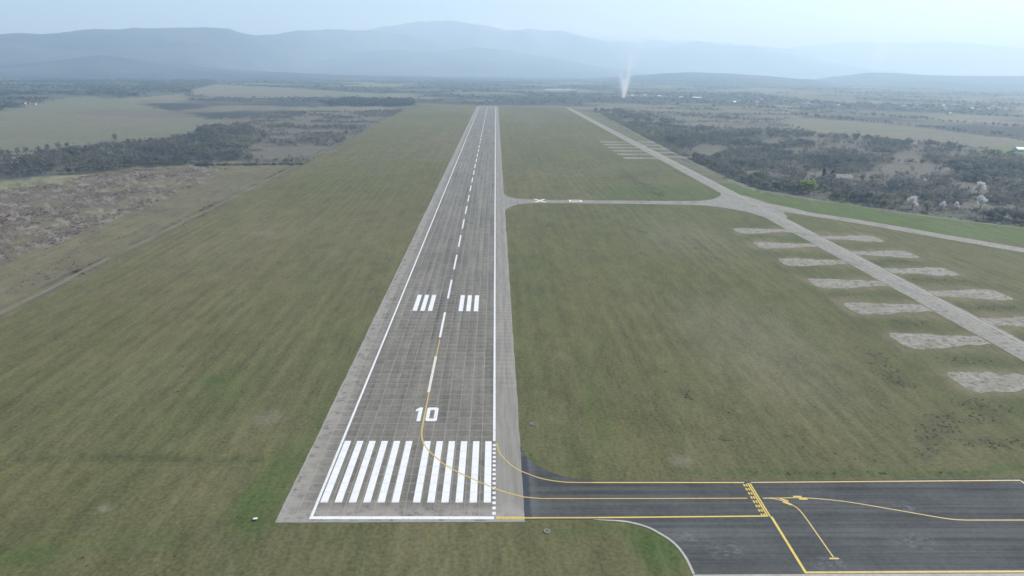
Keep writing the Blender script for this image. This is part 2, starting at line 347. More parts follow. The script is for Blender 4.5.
def cover(x, y):
    n = len(x); dist = np.hypot(x, y)
    wx = x+(fbm(x/23, y/23, 91)-.5)*np.clip(dist*.05, 4, 60); wy = y+(fbm(x/29, y/29, 95)-.5)*np.clip(dist*.08, 4, 140)
    L1 = fbm(x/70, y/240, 1); L2 = fbm(x/20, y/110, 5); L3 = fbm(x/380, y/600, 9, 3); L4 = fbm(x/7, y/11, 14, 3)
    c = np.empty((n, 3)); mown = np.ones(n)
    gA = np.array((.110, .106, .044)); gB = np.array((.146, .127, .067)); gC = np.array((.080, .097, .034))
    t = (sstep(.30, .74, L1*.6+L2*.4)*.85)[:, None]; c[:] = gA*(1-t)+gB*t
    t = (sstep(.48, .76, L3*.55+L2*.45)*.55)[:, None]; c = c*(1-t)+gC*t
    # tone of the far half of the strip
    def put(mask, col, k=1.0, m=0.0):
        k = np.broadcast_to(np.asarray(k, float), mask.shape)
        kk = (mask*k)[:, None]; nonlocal c, mown
        c = c*(1-kk)+np.asarray(col)*kk; mown = mown*(1-mask*k)+m*mask*k
    for (gx, gy, rx, ry, a) in GREENS:
        if rx: put(sstep(1.3, .3, np.hypot((wx-gx)/rx, (wy-gy)/ry))*(.35+1.3*L4).clip(0, 1), (.062, .100, .026), a, .6)
    for (gx, gy, rx, ry, a) in DARKS: a = a*.6; put(sstep(1.3, .3, np.hypot((wx-gx)/rx, (wy-gy)/ry))*(L4*2.6-.5).clip(0, 1), (.050, .049, .034), a, .5)
    for (gx, gy, rx, ry, a) in LIGHTS: put(sstep(1.4, .3, np.hypot((wx-gx)/rx, (wy-gy)/ry)), (.22, .20, .15), a, .6)
    put(sstep(2.2, .5, np.abs(wy-26.2-.0*x))*(x < -42)*sstep(.25, .55, fbm(x/9, y/3, 33)), (.050, .064, .026), .72, .4)
    for sd_, x0_, x1_, ys_ in ((-1, 190, 229, (320, 279, 239, 197.5, 158.5, 118, 79)), (1, 245, 282, (301, 260, 222, 181, 140.5, 100))):
        for yc_ in ys_:
            dx_ = np.maximum(np.maximum(x0_-wx, wx-x1_), 0); dy_ = np.maximum(np.abs(wy-yc_)-8.5, 0); put(sstep(5.5, .8, np.hypot(dx_, dy_))*(.4+L4).clip(0, 1), (.175, .150, .088), .75, .3)
            put(sstep(9, 4, np.abs(np.hypot(dx_, dy_)-8))*(.2+L4).clip(0, 1), (.075, .088, .036), .35, .5)
    # beyond the airfield
    out = (x < -205) | (x > 420) | (y > 1880) | (inside(np.vstack([BOUND, [[3000, 200], [3000, 1900], [230, 1900]]]), wx, wy))
    fieldn = fbm(x/420+y/2600, y/520, 21, 3); wood = fbm(x/300, y/260, 27, 4)
    tan = np.array((.180, .160, .110)); brown = np.array((.118, .105, .082)); dk = np.array((.046, .048, .050))
    t = sstep(.40, .62, fieldn)[:, None]; o = brown*(1-t)+tan*t
    t = sstep(.41, .54, wood)[:, None]; o = o*(1-t)+dk*t
    c[out] = o[out]; mown[out] = .15
    I = lambda k: inside(P[k], wx, wy).astype(float)
    PM = I('pasture')*sstep(-187.5, -190.5, x+(L4-.5)*5+np.clip(y-600, 0, 1400)*.021); put(PM, (.148, .132, .076), 1, .5); put(PM*sstep(.42, .62, fbm(x/13, y/22, 45, 4)), (.130, .108, .078), .5, .3)
    sp = fbm(x/8, y/14, 41, 4)
    put(PM*sstep(.52, .64, fbm(x/18, y/26, 43, 4)), (.170, .155, .085), .5, .3)
    put(I('scrub'), (.135, .108, .086), .85*sstep(.40, .56, fbm(x/22, y/30, 47, 4)+.06), .1)
    put(I('scrub')*sstep(.56, .66, fbm(x/4, y/6, 44, 3)), (.27, .245, .215), .6, 0)
    put(I('lfield'), (.150, .150, .098), 1, .2); put(I('lfield')*sstep(.45, .62, fbm(x/300, y/90, 52, 3)), (.170, .150, .108), .8, .2)
    put(I('lfield2'), (.138, .120, .090), .7, .1)
    put(I('lwood'), (.095, .092, .078), 1, 0); put(I('lwood')*sstep(.55, .68, fbm(x/40, y/40, 57)), (.115, .120, .07), .8, 0)
    put(I('lmix'), (.105, .094, .082), 1, 0); put(I('lmix')*sstep(.50, .60, fbm(x/60, y/45, 61)), (.145, .130, .098), .8, 0)
    put(I('clear1'), (.215, .205, .125), .9, .1); put(I('clear1')*sstep(.5, .65, sp), (.10, .125, .05), .7, .1)
    put(I('clear2')*sstep(.40, .55, sp), (.25, .24, .19), .8, 0)
    put(I('lfar'), (.060, .062, .058), 1, 0); put(I('lfar')*sstep(.52, .64, fbm(x/260, y/120, 63)), (.11, .11, .085), .7, 0)
    put(I('ltan'), (.180, .165, .120), .9, 0); put(I('ltan2'), (.185, .165, .118), .9, 0); put(I('ldark'), (.048, .048, .050), .95, 0)
    put(I('rwood'), (.105, .096, .082), 1, 0); put(I('rwood')*sstep(.54, .66, fbm(x/55, y/60, 71)), (.132, .118, .09), .75, 0)
    put(I('rtan'), (.165, .148, .105), .95, .1); put(I('rtan')*sstep(.5, .66, fbm(x/200, y/120, 73)), (.140, .135, .088), .6, 0)
    put(I('rtan3'), (.118, .106, .084), .95, .05); put(I('rtan3')*sstep(.50, .60, fbm(x/120, y/60, 75)), (.160, .142, .102), .85, 0)
    put(I('rtan2'), (.160, .148, .105), .9, .1)
    for k in ('rclr1', 'rclr2', 'rclr3', 'rclr4'): put(I(k), (.150, .136, .10), .6, .1)
    put(I('rgreen'), (.105, .155, .045), .85, .1)
    put(I('rough'), (.132, .124, .078), .9, .4)
    put(I('green'), (.082, .118, .032), .92, .5); put(I('green')*sstep(.5, .7, L2), (.10, .12, .045), .6, .5)
    # boundary tracks
    db = seg_dist(wx, wy, BOUND); put(sstep(4.5, 1.5, db)*sstep(.38, .55, fbm(x/16, y/16, 81)), (.22, .20, .16), .6, 0)
    return c, mown

az = np.concatenate([np.arange(-42, 42.01, .135), np.arange(45, 317, 3.0)]); az = np.radians(az); na = len(az)
rr = [25.0]
while rr[-1] < 45000: rr.append(rr[-1]*1.0165)
rr = np.array(rr); nr = len(rr)
A, Rr = np.meshgrid(az, rr)
gx = (22+Rr*np.sin(A)).ravel(); gy = (-143+Rr*np.cos(A)).ravel()
cc, mown = cover(gx, gy)
v = np.zeros((len(gx)+1, 3)); v[:-1, 0] = gx; v[:-1, 1] = gy; v[-1] = (22, -143, 0)
colr = np.zeros((len(v), 4)); colr[:-1, :3] = cc; colr[:-1, 3] = mown; colr[-1] = (.11, .11, .06, 1)
i = np.arange(nr-1)[:, None]*na; j = np.arange(na)[None, :]; j2 = (j+1) % na
q = np.stack([i+j, i+na+j, i+na+j2, i+j2], -1).reshape(-1, 4)[:, ::-1]
fan = np.stack([np.full(na, len(gx)), np.arange(na), (np.arange(na)+1) % na], -1)[:, ::-1]
gm = np_mesh('ground', v, np.vstack([np.concatenate([q[:, [0, 1, 2]], q[:, [0, 2, 3]]]), fan]), MG, False, colr, 'cover')
g = link('ground', gm); tag(g, 'olive airfield grass and the plain of fields and scrub around it', 'ground', kind='structure')

MWEED = mat_plain('ditch_weeds', (.072, .070, .046), (.122, .112, .072), .5, .08)
def ditch_x(y): return -192-max(0, y-600)*.021
def wavy(fx, y0, y1, step, amp, seed):
    yv = np.arange(y0, y1, step); o_ = (fbm(yv/23, yv*0+seed, seed, 3)-.5)*2*amp; return [(fx(a)+b, a) for a, b in zip(yv, o_)], yv
# --------------------------------------------------------------- mountains
def mountain_range(name, label, prof, rc0, front, back, mat, seed, rough=.16, jag=.02, az_pad=0.05):
    pts = sorted(AE(q[0], q[1])+((q[2] if len(q) > 2 else rc0),) for q in prof); pr = np.array([p[2] for p in pts]); pa = np.array([p[0] for p in pts]); pe = np.array([p[1] for p in pts])
    n = int((pa[-1]-pa[0])/math.radians(.16))+2; m = 46
    a = np.linspace(pa[0], pa[-1], n); el = np.interp(a, pa, pe); rc = np.interp(a, pa, pr)
    k = np.hanning(7); k /= k.sum(); el = np.convolve(np.pad(el, 3, 'edge'), k, 'valid')
    t = np.concatenate([np.linspace(0, 1, m-12), np.linspace(1, 2, 13)[1:]])
    rc = np.convolve(np.pad(rc, 15, 'edge'), np.ones(31)/31, 'valid'); crest = np.maximum(CAM[2]+rc*np.tan(el), 2.0)
    T, Aa = np.meshgrid(t, a, indexing='ij'); Hc = np.broadcast_to(crest, T.shape)
    wob = (fbm(Aa*rc/2500, Aa*0+seed, seed, 3)-.5)
    r = np.where(T <= 1, rc-front*(1-T), rc+back*(T-1))
    x = CAM[0]+r*np.sin(Aa); y = CAM[1]+r*np.cos(Aa)
    sh = np.where(T <= 1, sstep(-.1, 1.0, T)*.75+T*T*.25, 1-sstep(0, 1, T-1))
    sh = np.where(T <= 1, (sh-sh[0, 0])/(1-sh[0, 0]), sh)
    nz = 1-np.abs(2*fbm(x/1500, y/2300, seed+3, 5)-1); nz2 = fbm(x/500, y/500, seed+8, 4)
    mid = np.sin(np.pi*np.clip(T, 0, 1))
    h = Hc*sh*(1+mid*rough*6.5*(nz-.75)+ (nz2-.5)*jag*2*np.minimum(T*3, 1)) + wob*0
    edge = np.minimum(1, np.minimum(Aa-pa[0], pa[-1]-Aa)/az_pad)
    z = np.maximum(h*sstep(0, 1, edge), 0)-.4
    v = np.stack([x, y, z], -1).reshape(-1, 3); mm = len(t)
    i = np.arange(mm-1)[:, None]*n; j = np.arange(n-1)[None, :]
    f = np.stack([i+j, i+j+1, i+n+j+1, i+n+j], -1).reshape(-1, 4)
    o = link(name, np_mesh(name, v, f, mat, True)); tag(o, label, 'mountains', kind='structure'); return o
MFOR = mat_mountain('haze_tinted_forest', (.016, .030, .066), (.105, .108, .118))  # leafless forest, with the blue of distance haze mixed into its colours
MFOR2 = mat_mountain('haze_tinted_far_forest', (.022, .036, .074), (.11, .115, .125))  # farther slopes, haze blue likewise painted into the forest tones
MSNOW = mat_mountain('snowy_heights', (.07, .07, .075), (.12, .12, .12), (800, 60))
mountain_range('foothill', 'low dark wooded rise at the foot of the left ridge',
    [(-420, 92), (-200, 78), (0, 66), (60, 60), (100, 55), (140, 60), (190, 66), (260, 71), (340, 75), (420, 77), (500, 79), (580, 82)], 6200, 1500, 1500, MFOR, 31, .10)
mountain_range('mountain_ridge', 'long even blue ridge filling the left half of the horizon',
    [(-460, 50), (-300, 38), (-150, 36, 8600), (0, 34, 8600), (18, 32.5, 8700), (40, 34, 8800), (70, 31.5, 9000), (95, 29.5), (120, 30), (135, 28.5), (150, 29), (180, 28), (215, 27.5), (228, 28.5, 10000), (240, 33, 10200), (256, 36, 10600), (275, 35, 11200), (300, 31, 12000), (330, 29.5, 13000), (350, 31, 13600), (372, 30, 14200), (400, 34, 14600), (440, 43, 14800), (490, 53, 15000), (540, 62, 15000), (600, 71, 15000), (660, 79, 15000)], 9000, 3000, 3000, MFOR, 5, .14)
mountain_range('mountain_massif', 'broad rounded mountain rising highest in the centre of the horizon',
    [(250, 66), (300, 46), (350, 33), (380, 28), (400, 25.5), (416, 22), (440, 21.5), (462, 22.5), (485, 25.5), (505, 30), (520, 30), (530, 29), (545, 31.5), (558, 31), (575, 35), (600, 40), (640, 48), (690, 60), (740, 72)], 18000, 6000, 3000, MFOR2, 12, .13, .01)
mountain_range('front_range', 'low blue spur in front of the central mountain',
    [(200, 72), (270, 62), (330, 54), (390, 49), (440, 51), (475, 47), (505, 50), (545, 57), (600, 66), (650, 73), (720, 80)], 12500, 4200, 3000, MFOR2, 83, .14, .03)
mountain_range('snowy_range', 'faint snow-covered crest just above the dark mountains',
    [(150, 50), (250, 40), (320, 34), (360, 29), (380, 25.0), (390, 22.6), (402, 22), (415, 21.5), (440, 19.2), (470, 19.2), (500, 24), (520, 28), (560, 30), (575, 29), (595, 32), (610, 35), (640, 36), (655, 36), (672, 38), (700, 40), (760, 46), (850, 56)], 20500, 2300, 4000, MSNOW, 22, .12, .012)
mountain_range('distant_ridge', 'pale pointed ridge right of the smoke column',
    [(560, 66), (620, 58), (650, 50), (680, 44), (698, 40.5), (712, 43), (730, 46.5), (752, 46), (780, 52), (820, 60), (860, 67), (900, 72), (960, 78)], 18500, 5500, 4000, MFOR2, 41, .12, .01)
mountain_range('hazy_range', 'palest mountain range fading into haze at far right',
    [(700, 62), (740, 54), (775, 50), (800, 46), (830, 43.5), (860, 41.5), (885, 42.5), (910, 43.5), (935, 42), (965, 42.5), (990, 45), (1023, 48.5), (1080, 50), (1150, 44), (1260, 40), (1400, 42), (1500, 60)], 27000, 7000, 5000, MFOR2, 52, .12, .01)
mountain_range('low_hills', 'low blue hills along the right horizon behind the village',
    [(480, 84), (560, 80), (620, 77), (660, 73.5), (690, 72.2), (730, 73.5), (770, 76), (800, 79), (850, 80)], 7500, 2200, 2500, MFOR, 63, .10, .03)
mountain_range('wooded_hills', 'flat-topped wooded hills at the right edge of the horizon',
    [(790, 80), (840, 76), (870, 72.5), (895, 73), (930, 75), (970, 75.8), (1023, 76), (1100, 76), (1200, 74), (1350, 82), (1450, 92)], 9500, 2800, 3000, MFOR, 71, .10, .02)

# --------------------------------------------------------------- pavements
def poly_obj(name, pts, z, mat, parent=None, thick=0.0):
    n = len(pts); a = 0.0
    for k in range(n): a += pts[k][0]*pts[(k+1) % n][1]-pts[(k+1) % n][0]*pts[k][1]
    if a < 0: pts = pts[::-1]
    v = [(p[0], p[1], z) for p in pts]; f = [tuple(range(n))]
    if thick:
        v += [(p[0], p[1], z-thick) for p in pts]
        f += [(k, k+n, (k+1) % n+n, (k+1) % n) for k in range(n)]
    return link(name, mesh(name, v, f, mat), None, parent)
def catmull(pts, k=8):
    p = [np.array(q, float) for q in pts]; p = [2*p[0]-p[1]]+p+[2*p[-1]-p[-2]]; out = []
    for i in range(1, len(p)-2):
        for s in range(k):
            t = s/k
            out.append(.5*((2*p[i])+(-p[i-1]+p[i+1])*t+(2*p[i-1]-5*p[i]+4*p[i+1]-p[i+2])*t*t+(-p[i-1]+3*p[i]-3*p[i+1]+p[i+2])*t**3))
    out.append(p[-2]); return np.array(out)
def ribbon(name, pts, width, z, mat, parent=None, thick=0.0):
    p = np.asarray(pts, float); d = np.gradient(p, axis=0); d /= np.linalg.norm(d, axis=1)[:, None]
    nn = np.stack([-d[:, 1], d[:, 0]], -1); wd = np.broadcast_to(np.asarray(width, float), (len(p),))[:, None]
    L = p+nn*wd/2; Rr = p-nn*wd/2; n = len(p)
    v = [(a[0], a[1], z) for a in L]+[(a[0], a[1], z) for a in Rr]
    f = [(k, k+n, k+n+1, k+1) for k in range(n-1)]
    if thick:
        v += [(a[0], a[1], z-thick) for a in L]+[(a[0], a[1], z-thick) for a in Rr]
        f += [(k+1, k+1+2*n, k+2*n, k) for k in range(n-1)]+[(k+n, k+3*n, k+3*n+1, k+n+1) for k in range(n-1)]
    return link(name, mesh(name, v, f, mat), None, parent)
def rect(name, x0, x1, y0, y1, z, mat, parent=None): return poly_obj(name, [(x0, y0), (x1, y0), (x1, y1), (x0, y1)], z, mat, parent)
def ragged(pts, amp, step=2.5, seed=0):
    out = []; n = len(pts)
    for k in range(n):
        a = np.array(pts[k], float); b = np.array(pts[(k+1) % n], float); L = np.linalg.norm(b-a); m = max(1, int(L/step))
        nr_ = np.array([-(b-a)[1], (b-a)[0]])/max(L, 1e-6)
        for s in range(m):
            p = a+(b-a)*s/m
            d = (float(fbm(np.array([p[0]/5.]), np.array([p[1]/5.]), seed, 3)[0])-.5)*2*amp
            out.append(tuple(p+nr_*d))
    return out

Z_OLD, Z_RUN, Z_ASP = .03, .085, .06
runway = poly_obj('runway', ragged([(-30.5, -2.1), (30.05, -1.75), (30.05, 1850.3), (-30.2, 1850.3)], .22, 3, 3), .054, MBED)
tag(runway, 'long grey concrete runway with white markings and the number 10', 'runway', kind='structure')
# concrete slabs
SX, SY, NX, NY = 3.75, 4.0, 16, 463
def slab_verts(gap, ch=.04):
    a, b = SX/2-gap/2, SY/2-gap/2; z0, z1, z2 = -.07, -.010, 0.0
    v = [(-a, -b, z0), (a, -b, z0), (a, b, z0), (-a, b, z0), (-a, -b, z1), (a, -b, z1), (a, b, z1), (-a, b, z1)]
    a -= ch; b -= ch; v += [(-a, -b, z2), (a, -b, z2), (a, b, z2), (-a, b, z2)]
    f = [(8, 9, 10, 11)]+[(k, (k+1) % 4, (k+1) % 4+4, k+4) for k in range(4)]+[(k+4, (k+1) % 4+4, (k+1) % 4+8, k+8) for k in range(4)]
    return np.array(v), np.array(f)
sv, sf = slab_verts(.13); slab_me = mesh('slab', sv, sf, MSLAB)
rest_c = []
for r_ in range(NY):
    for c_ in range(NX):
        x = -30+SX*(c_+.5); y = -1.5+SY*(r_+.5)
        if y+SY/2 > 1850: continue
        dz = random.uniform(-.003, .002)
        if r_ < 18 or (r_ == 18 and c_ < 12):
            s_ = link('slab', slab_me, None, runway); s_.location = (x, y, Z_RUN-.012+dz*.6)
        else: rest_c.append((x, y, Z_RUN-.012+dz*.6))
rc_ = np.array(rest_c); vv = (sv[None]+rc_[:, None]).reshape(-1, 3); ff = (sf[None]+(np.arange(len(rc_))*12)[:, None, None]).reshape(-1, 4)
o = link('slabs_beyond', np_mesh('slabs_beyond', vv, ff, MSLAB), None, runway); o['kind'] = 'stuff'
# white markings
ZP = Z_RUN
rect('threshold_line', -22.75, 22.4, -.75, .35, ZP, MWHITE, runway)
rect('far_end_line', -22.5, 22.9, 1843.0, 1848.5, ZP, MWHITE, runway)
rect('edge_line', -22.7, -22.0, .36, 1842.9, ZP, MWHITE, runway)
rect('edge_line', 22.05, 22.8, 36.2, 1842.9, ZP, MWHITE, runway)
dash_me = None
for k in range(16):
    y0 = 1.0+2.15*k
    rect('edge_dash', 22.0, 22.85, y0, y0+1.15, ZP, MWHITE, runway)
for k in range(6):
    for s_ in (-1, 1):
        c_ = s_*(2.7+3.6*k); rect('threshold_stripe', c_-.93, c_+.93, 6, 36, ZP, MWHITE, runway)
for k in range(3):
    for s_ in (-1, 1):
        c_ = s_*(6.95+3.45*k); rect('touchdown_bar', c_-1.0, c_+1.0, 149.5, 172.3, ZP, MWHITE, runway)
for k in range(36):
    y0 = 68+49.6*k
    if y0+30 < 1842: rect('centreline_stripe', -.45, .45, y0, y0+30.3, ZP+.005, MWEARW if k == 0 else MWHITE, runway)
dg = empty('runway_number', (0, 0, 0)); dg.parent = runway
poly_obj('digit_one', [(-1.95, 48), (-.75, 48), (-.75, 57), (-1.75, 57), (-2.85, 55.6), (-2.85, 54.2), (-1.95, 55.0)], ZP, MWHITE, dg)
def ring(name, x0, x1, y0, y1, tx, ty, z, mat, parent, ch=.0):
    o_ = [(x0+ch, y0), (x1-ch, y0), (x1, y0+ch), (x1, y1-ch), (x1-ch, y1), (x0+ch, y1), (x0, y1-ch), (x0, y0+ch)] if ch else [(x0, y0), (x1, y0), (x1, y1), (x0, y1)]
    i_ = [(min(max(a, x0+tx), x1-tx), min(max(b, y0+ty), y1-ty)) for a, b in o_]
    n = len(o_); v = [(a, b, z) for a, b in o_]+[(a, b, z) for a, b in i_]
    return link(name, mesh(name, v, [(k, (k+1) % n, (k+1) % n+n, k+n) for k in range(n)], mat), None, parent)
ring('digit_zero', .75, 4.35, 48, 57, 1.1, 1.7, ZP, MWHITE, dg, .5)
# yellow lead lines on the runway
lead = catmull([(.15, 115), (.15, 101), (.1, 80), (.2, 60), (.3, 48), (.35, 42.5), (.8, 38.2), (1.9, 34), (4, 30), (8, 24.2), (12, 20.2), (16, 17), (20, 14), (24.5, 11), (30, 8.45)])
for nm, seg in (('lead_line', lead),):
    ribbon(nm, seg, .42, ZP+.002, MPALEY, runway)
ribbon('lead_line', catmull([(23.1, 35), (23.6, 31.5), (24.4, 28.5), (26.4, 24.5), (28.2, 21.9), (30, 20.2)]), .34, ZP+.006, MPALEY, runway)
rect('side_line', 22.9, 30, -.75, .3, ZP, MPALEY, runway)

# asphalt taxiway and apron
fil = [(30, 34), (30.6, 31.5), (31.8, 27.6), (35, 22.6), (40, 18.6), (44, 17.0), (49, 16.1), (56, 15.75)]
cur = [(66.4, -20.2), (66.3, -18), (66.1, -15), (65.3, -11), (64, -8), (62, -5.6), (60, -3.6), (57, -2.0), (54, -1.1), (50, -.75), (44, -.7), (30, -.7)]
asp = poly_obj('asphalt_apron', [tuple(p) for p in catmull(fil, 5)]+[(110, 16.1), (168.6, 17.3), (168.6, -20.2)]+[tuple(p) for p in catmull(cur, 5)], Z_ASP, MASP, None, .05)
tag(asp, 'dark blue-grey asphalt taxiway and apron with yellow lines', 'apron', kind='structure')
kb = ribbon('concrete_kerb', np.vstack([catmull([(47, -.95), (50, -1.1), (54, -1.5), (57, -2.4), (60, -4.0), (62, -6.0), (64, -8.4), (65.4, -11.3), (66.2, -15), (66.45, -18)], 5)[:-1], [(66.5, -20.0)]]), np.concatenate([np.linspace(.15, .62, 10), np.full(36, .62)]), Z_ASP+.04, MKERB, asp, .1)
ribbon('concrete_kerb', [(66.2, -20.7), (110, -20.55), (168.6, -20.4)], 1.0, Z_ASP+.04, MKERB, asp, .1)
rect('joint_strip', 30.02, 31.5, -.6, 27.5, Z_ASP+.004, mat_plain('fresh_asphalt', (.04, .047, .058), (.058, .065, .076)), asp)
ZA = Z_ASP+.008
ribbon('taxi_edge_line', catmull([(30.05, 20.15), (35, 16.9), (40, 15.35), (44, 15.0), (49, 14.95)]), .36, ZA, MPALEY, asp)
ribbon('taxi_edge_line', [(49.02, 14.95), (90, 15.05)], .45, ZA, MYEL, asp)
ribbon('taxi_edge_line', [(91.9, 15.1), (167.2, 16.35)], .45, ZA, MPALEY, asp)
ribbon('taxi_edge_line', [(167.2, 16.1), (167.6, -19.5)], .45, ZA+.003, MPALEY, asp)
ribbon('taxi_edge_line', [(30.02, -.2), (48, -.1)], .5, ZA, MPALEY, asp)
ribbon('taxi_edge_line', [(48.02, -.1), (90.6, .55)], .5, ZA, MYEL, asp)
ribbon('taxi_centreline', catmull([(30.02, 8.45), (34, 7.85), (38, 7.75), (60, 7.8), (88.4, 8.0)]), .33, ZA, MPALEY, asp)
for xx in (90.85, 91.45): rect('holding_line', xx-.19, xx+.19, .35, 14.8, ZA+.003, MYEL, asp)
for xx in (89.55, 90.2):
    for k in range(8):
        y0 = .45+1.83*k; rect('holding_dash', xx-.2, xx+.2, y0, y0+1.05, ZA+.003, MYEL, asp)
ribbon('apron_edge_line', [(91.7, .3), (91.7, -19.3)], .62, ZA+.003, MYEL, asp)
ribbon('apron_edge_line', [(91.4, -19.55), (120, -19.4), (167.6, -19.3)], .62, ZA, MPALEY, asp)
ribbon('taxi_centreline', catmull([(92.4, 8.05), (98, 8.1), (102, 8.2), (106, 7.9), (110, 7.3), (115, 6.2), (125, 3.0), (133, .4), (136.5, -.6), (139.5, -1.0), (145, -1.05), (167, -1.0)]), .33, ZA, MPALEY, asp)
ribbon('stand_line', catmull([(92.6, 8.0), (95, 7.8), (97, 7.0), (98.7, 5.6), (99.8, 3.6), (100.1, 1.5), (100.2, -1), (100.3, -14.6)]), .33, ZA+.003, MPALEY, asp)
rect('stop_bar', 99.2, 101.4, -15.25, -14.75, ZA, MPALEY, asp)
for (mx, my, an) in ((102.6, 8.2, 0), (98.0, 6.4, -38)):
    for sgn in (-1, 1):
        ca, sa = math.cos(math.radians(an)), math.sin(math.radians(an)); pts = []
        for (dx, dy) in ((-1.3, sgn*.42-.24+0), (.9, sgn*.42-.24), (.9, sgn*.42+.24), (-1.3, sgn*.42+.24)):
            dx += (-sgn)*.55; pts.append((mx+dx*ca-dy*1.25*sa, my+dx*sa+dy*1.25*ca))
        poly_obj('position_bar', pts, ZA+.005, MYEL, asp)

# ditch with weeds and a faint track along the left airfield edge
for off, wd, z, mt, nm, lab, sd in ((-5.4, 4.2, .016, MWEED, 'ditch', 'dark weedy ditch along the left side of the airfield', 3), (-1.6, 1.3, .022, MDIRT, 'dirt_track', 'faint pale dirt track beside the left ditch', 5), (2.0, 3.0, .012, MWEED, 'weed_strip', 'thin dark weed strip between dirt track and mown grass', 7)):
    pts_, yv = wavy(ditch_x, 40, 1720, 3.0, 1.3, sd); pts_ = [(a+off, b) for a, b in pts_]
    wv = wd*np.clip(3.4*(fbm(yv/22, yv*0+sd*3, sd+20, 5)-.32), .03, 1.5)
    o_ = ribbon(nm, pts_, wv, z, mt); tag(o_, lab, 'ditch' if nm == 'ditch' else 'track', kind='structure')
bt = np.array(BOUND); tpar = np.linspace(0, 1, 260); bl = np.concatenate([[0], np.cumsum(np.linalg.norm(np.diff(bt, axis=0), axis=1))])/np.linalg.norm(np.diff(bt, axis=0), axis=1).sum()
bpts = np.stack([np.interp(tpar, bl, bt[:, 0])+(fbm(tpar*60, tpar*0, 9, 3)-.5)*4, np.interp(tpar, bl, bt[:, 1])], -1)
o_ = ribbon('field_track', bpts, 3.2*np.clip(1.9*(fbm(tpar*40, tpar*0+4, 29, 4)-.15), .1, 1.4), .018, MDIRT); tag(o_, 'pale dirt track along the right edge of the airfield below the wood', 'track', kind='structure')

# old concrete taxiways
def txl(y): return 237.0-max(0, y-250)*.0062
yy = np.concatenate([np.arange(-60, 420, 4.), np.arange(420, 1841, 30.)])
tw = ribbon('parallel_taxiway', [(txl(t), t) for t in yy], 15.2+2.4*(fbm(yy/19, yy*0+2, 77, 3)-.5), Z_OLD+.03, MOLD); tag(tw, 'pale worn concrete taxiway running parallel to the runway', 'taxiway', kind='structure')
ribbon('drain_strip', [(txl(t)+5.6, t) for t in yy if t < 900], .55, Z_OLD+.036, MKERB, tw)
ribbon('drain_strip', [(txl(t)+2.8, t) for t in yy if t < 900], .3, Z_OLD+.036, MKERB, tw)
lk = poly_obj('link_taxiway', [tuple(p) for p in catmull([(30.1, 455), (32, 447), (36, 438), (43, 431), (55, 428.5), (77, 428)], 4)]+[tuple(p) for p in catmull([(150, 429), (190, 431), (206, 437), (216, 447), (226, 465), (228.6, 480)], 4)]
    +[(228.6, 366)]+[tuple(p) for p in catmull([(227, 372), (222, 386), (212, 399), (200, 409), (185, 413), (150, 414.5), (76, 414), (52, 412), (42, 406), (35, 396), (31, 384), (30.1, 376)], 4)], Z_OLD+.012, MOLD)
tag(lk, 'narrow concrete link crossing the grass from runway to parallel taxiway', 'taxiway', kind='structure')
for s_ in (-1, 1):
    c_, L, wd = 60, 4.2, 1.3
    poly_obj('closed_cross', [(c_-L+wd, 424-s_*7), (c_-L-wd, 424-s_*7), (c_+L-wd, 424+s_*7), (c_+L+wd, 424+s_*7)], Z_OLD+.02+.004*(s_ > 0), MWEARW, lk)
ring('box_mark', 84.5, 95.5, 420.5, 429.0, 1.6, 1.9, Z_OLD+.02, MWEARW, lk)
rd = ribbon('side_taxiway', catmull([(240, 408), (250, 402), (262, 390), (276, 375), (300, 350), (325, 318), (361, 273), (420, 202), (520, 85)]), np.concatenate([np.linspace(26, 14, 17), np.full(48, 14.0)]), Z_OLD+.02, MOLD)
tag(rd, 'pale concrete road leaving the taxiway towards the right edge', 'taxiway', kind='structure')
poly_obj('flare', catmull([(229, 470), (229, 366), (246, 366), (252, 388), (268, 383), (276, 375)], 3).tolist()+[(268, 402), (254, 425), (246, 462)], Z_OLD+.008, MOLD, tw)
pad_grp = 'old hardstands beside the parallel taxiway'
padn = {'L': ['first', 'second', 'third', 'fourth', 'fifth', 'sixth', 'nearest']}
def pad(x0, x1, yc, throat, side, seed, label):
    xs_ = np.arange(x0, x1+.01, .9); u = (xs_-x0)/(x1-x0); u = u if side < 0 else 1-u      # u = 0 at the outer end, 1 at the taxiway
    up = np.interp(u, (0, .38, .62, 1), (8.4, 8.2, 6.2, 5.8)); dn = np.interp(u, (0, .38, .64, 1), (8.6, 8.0, 4.6, 3.2))
    up = up+(fbm(xs_/3.2, xs_*0+seed*7.3, seed, 4)-.5)*4.2; dn = dn+(fbm(xs_/3.2, xs_*0+seed*3.1, seed+50, 4)-.5)*4.2
    tip = np.clip(u*40/3.0, 0, 1)**.5; up = up*(.55+.45*tip); dn = dn*(.55+.45*tip); n_ = len(xs_); z_ = Z_OLD+.004+.0005*(seed % 7)
    o = link('concrete_pad', mesh('concrete_pad', [(q, yc+h_, z_) for q, h_ in zip(xs_, up)]+[(q, yc-h_, z_) for q, h_ in zip(xs_, dn)], [(k, k+n_, k+n_+1, k+1) for k in range(n_-1)], MPAD))
    tag(o, label, 'concrete pad', pad_grp, 'structure')
ords = ['first', 'second', 'third', 'fourth', 'fifth', 'sixth', 'seventh']
for k, yc in enumerate((320, 279, 239, 197.5, 158.5, 118, 79)):
    pad(190, 229.4, yc, 10, -1, k+1, 'pale eroded concrete pad left of the taxiway, %s counting from the crossing' % ords[k])
for k, yc in enumerate((301, 260, 222, 181, 140.5, 100)):
    pad(244.6, 282, yc, 10, 1, k+11, 'pale eroded concrete pad right of the taxiway, %s counting from the crossing' % ords[k])
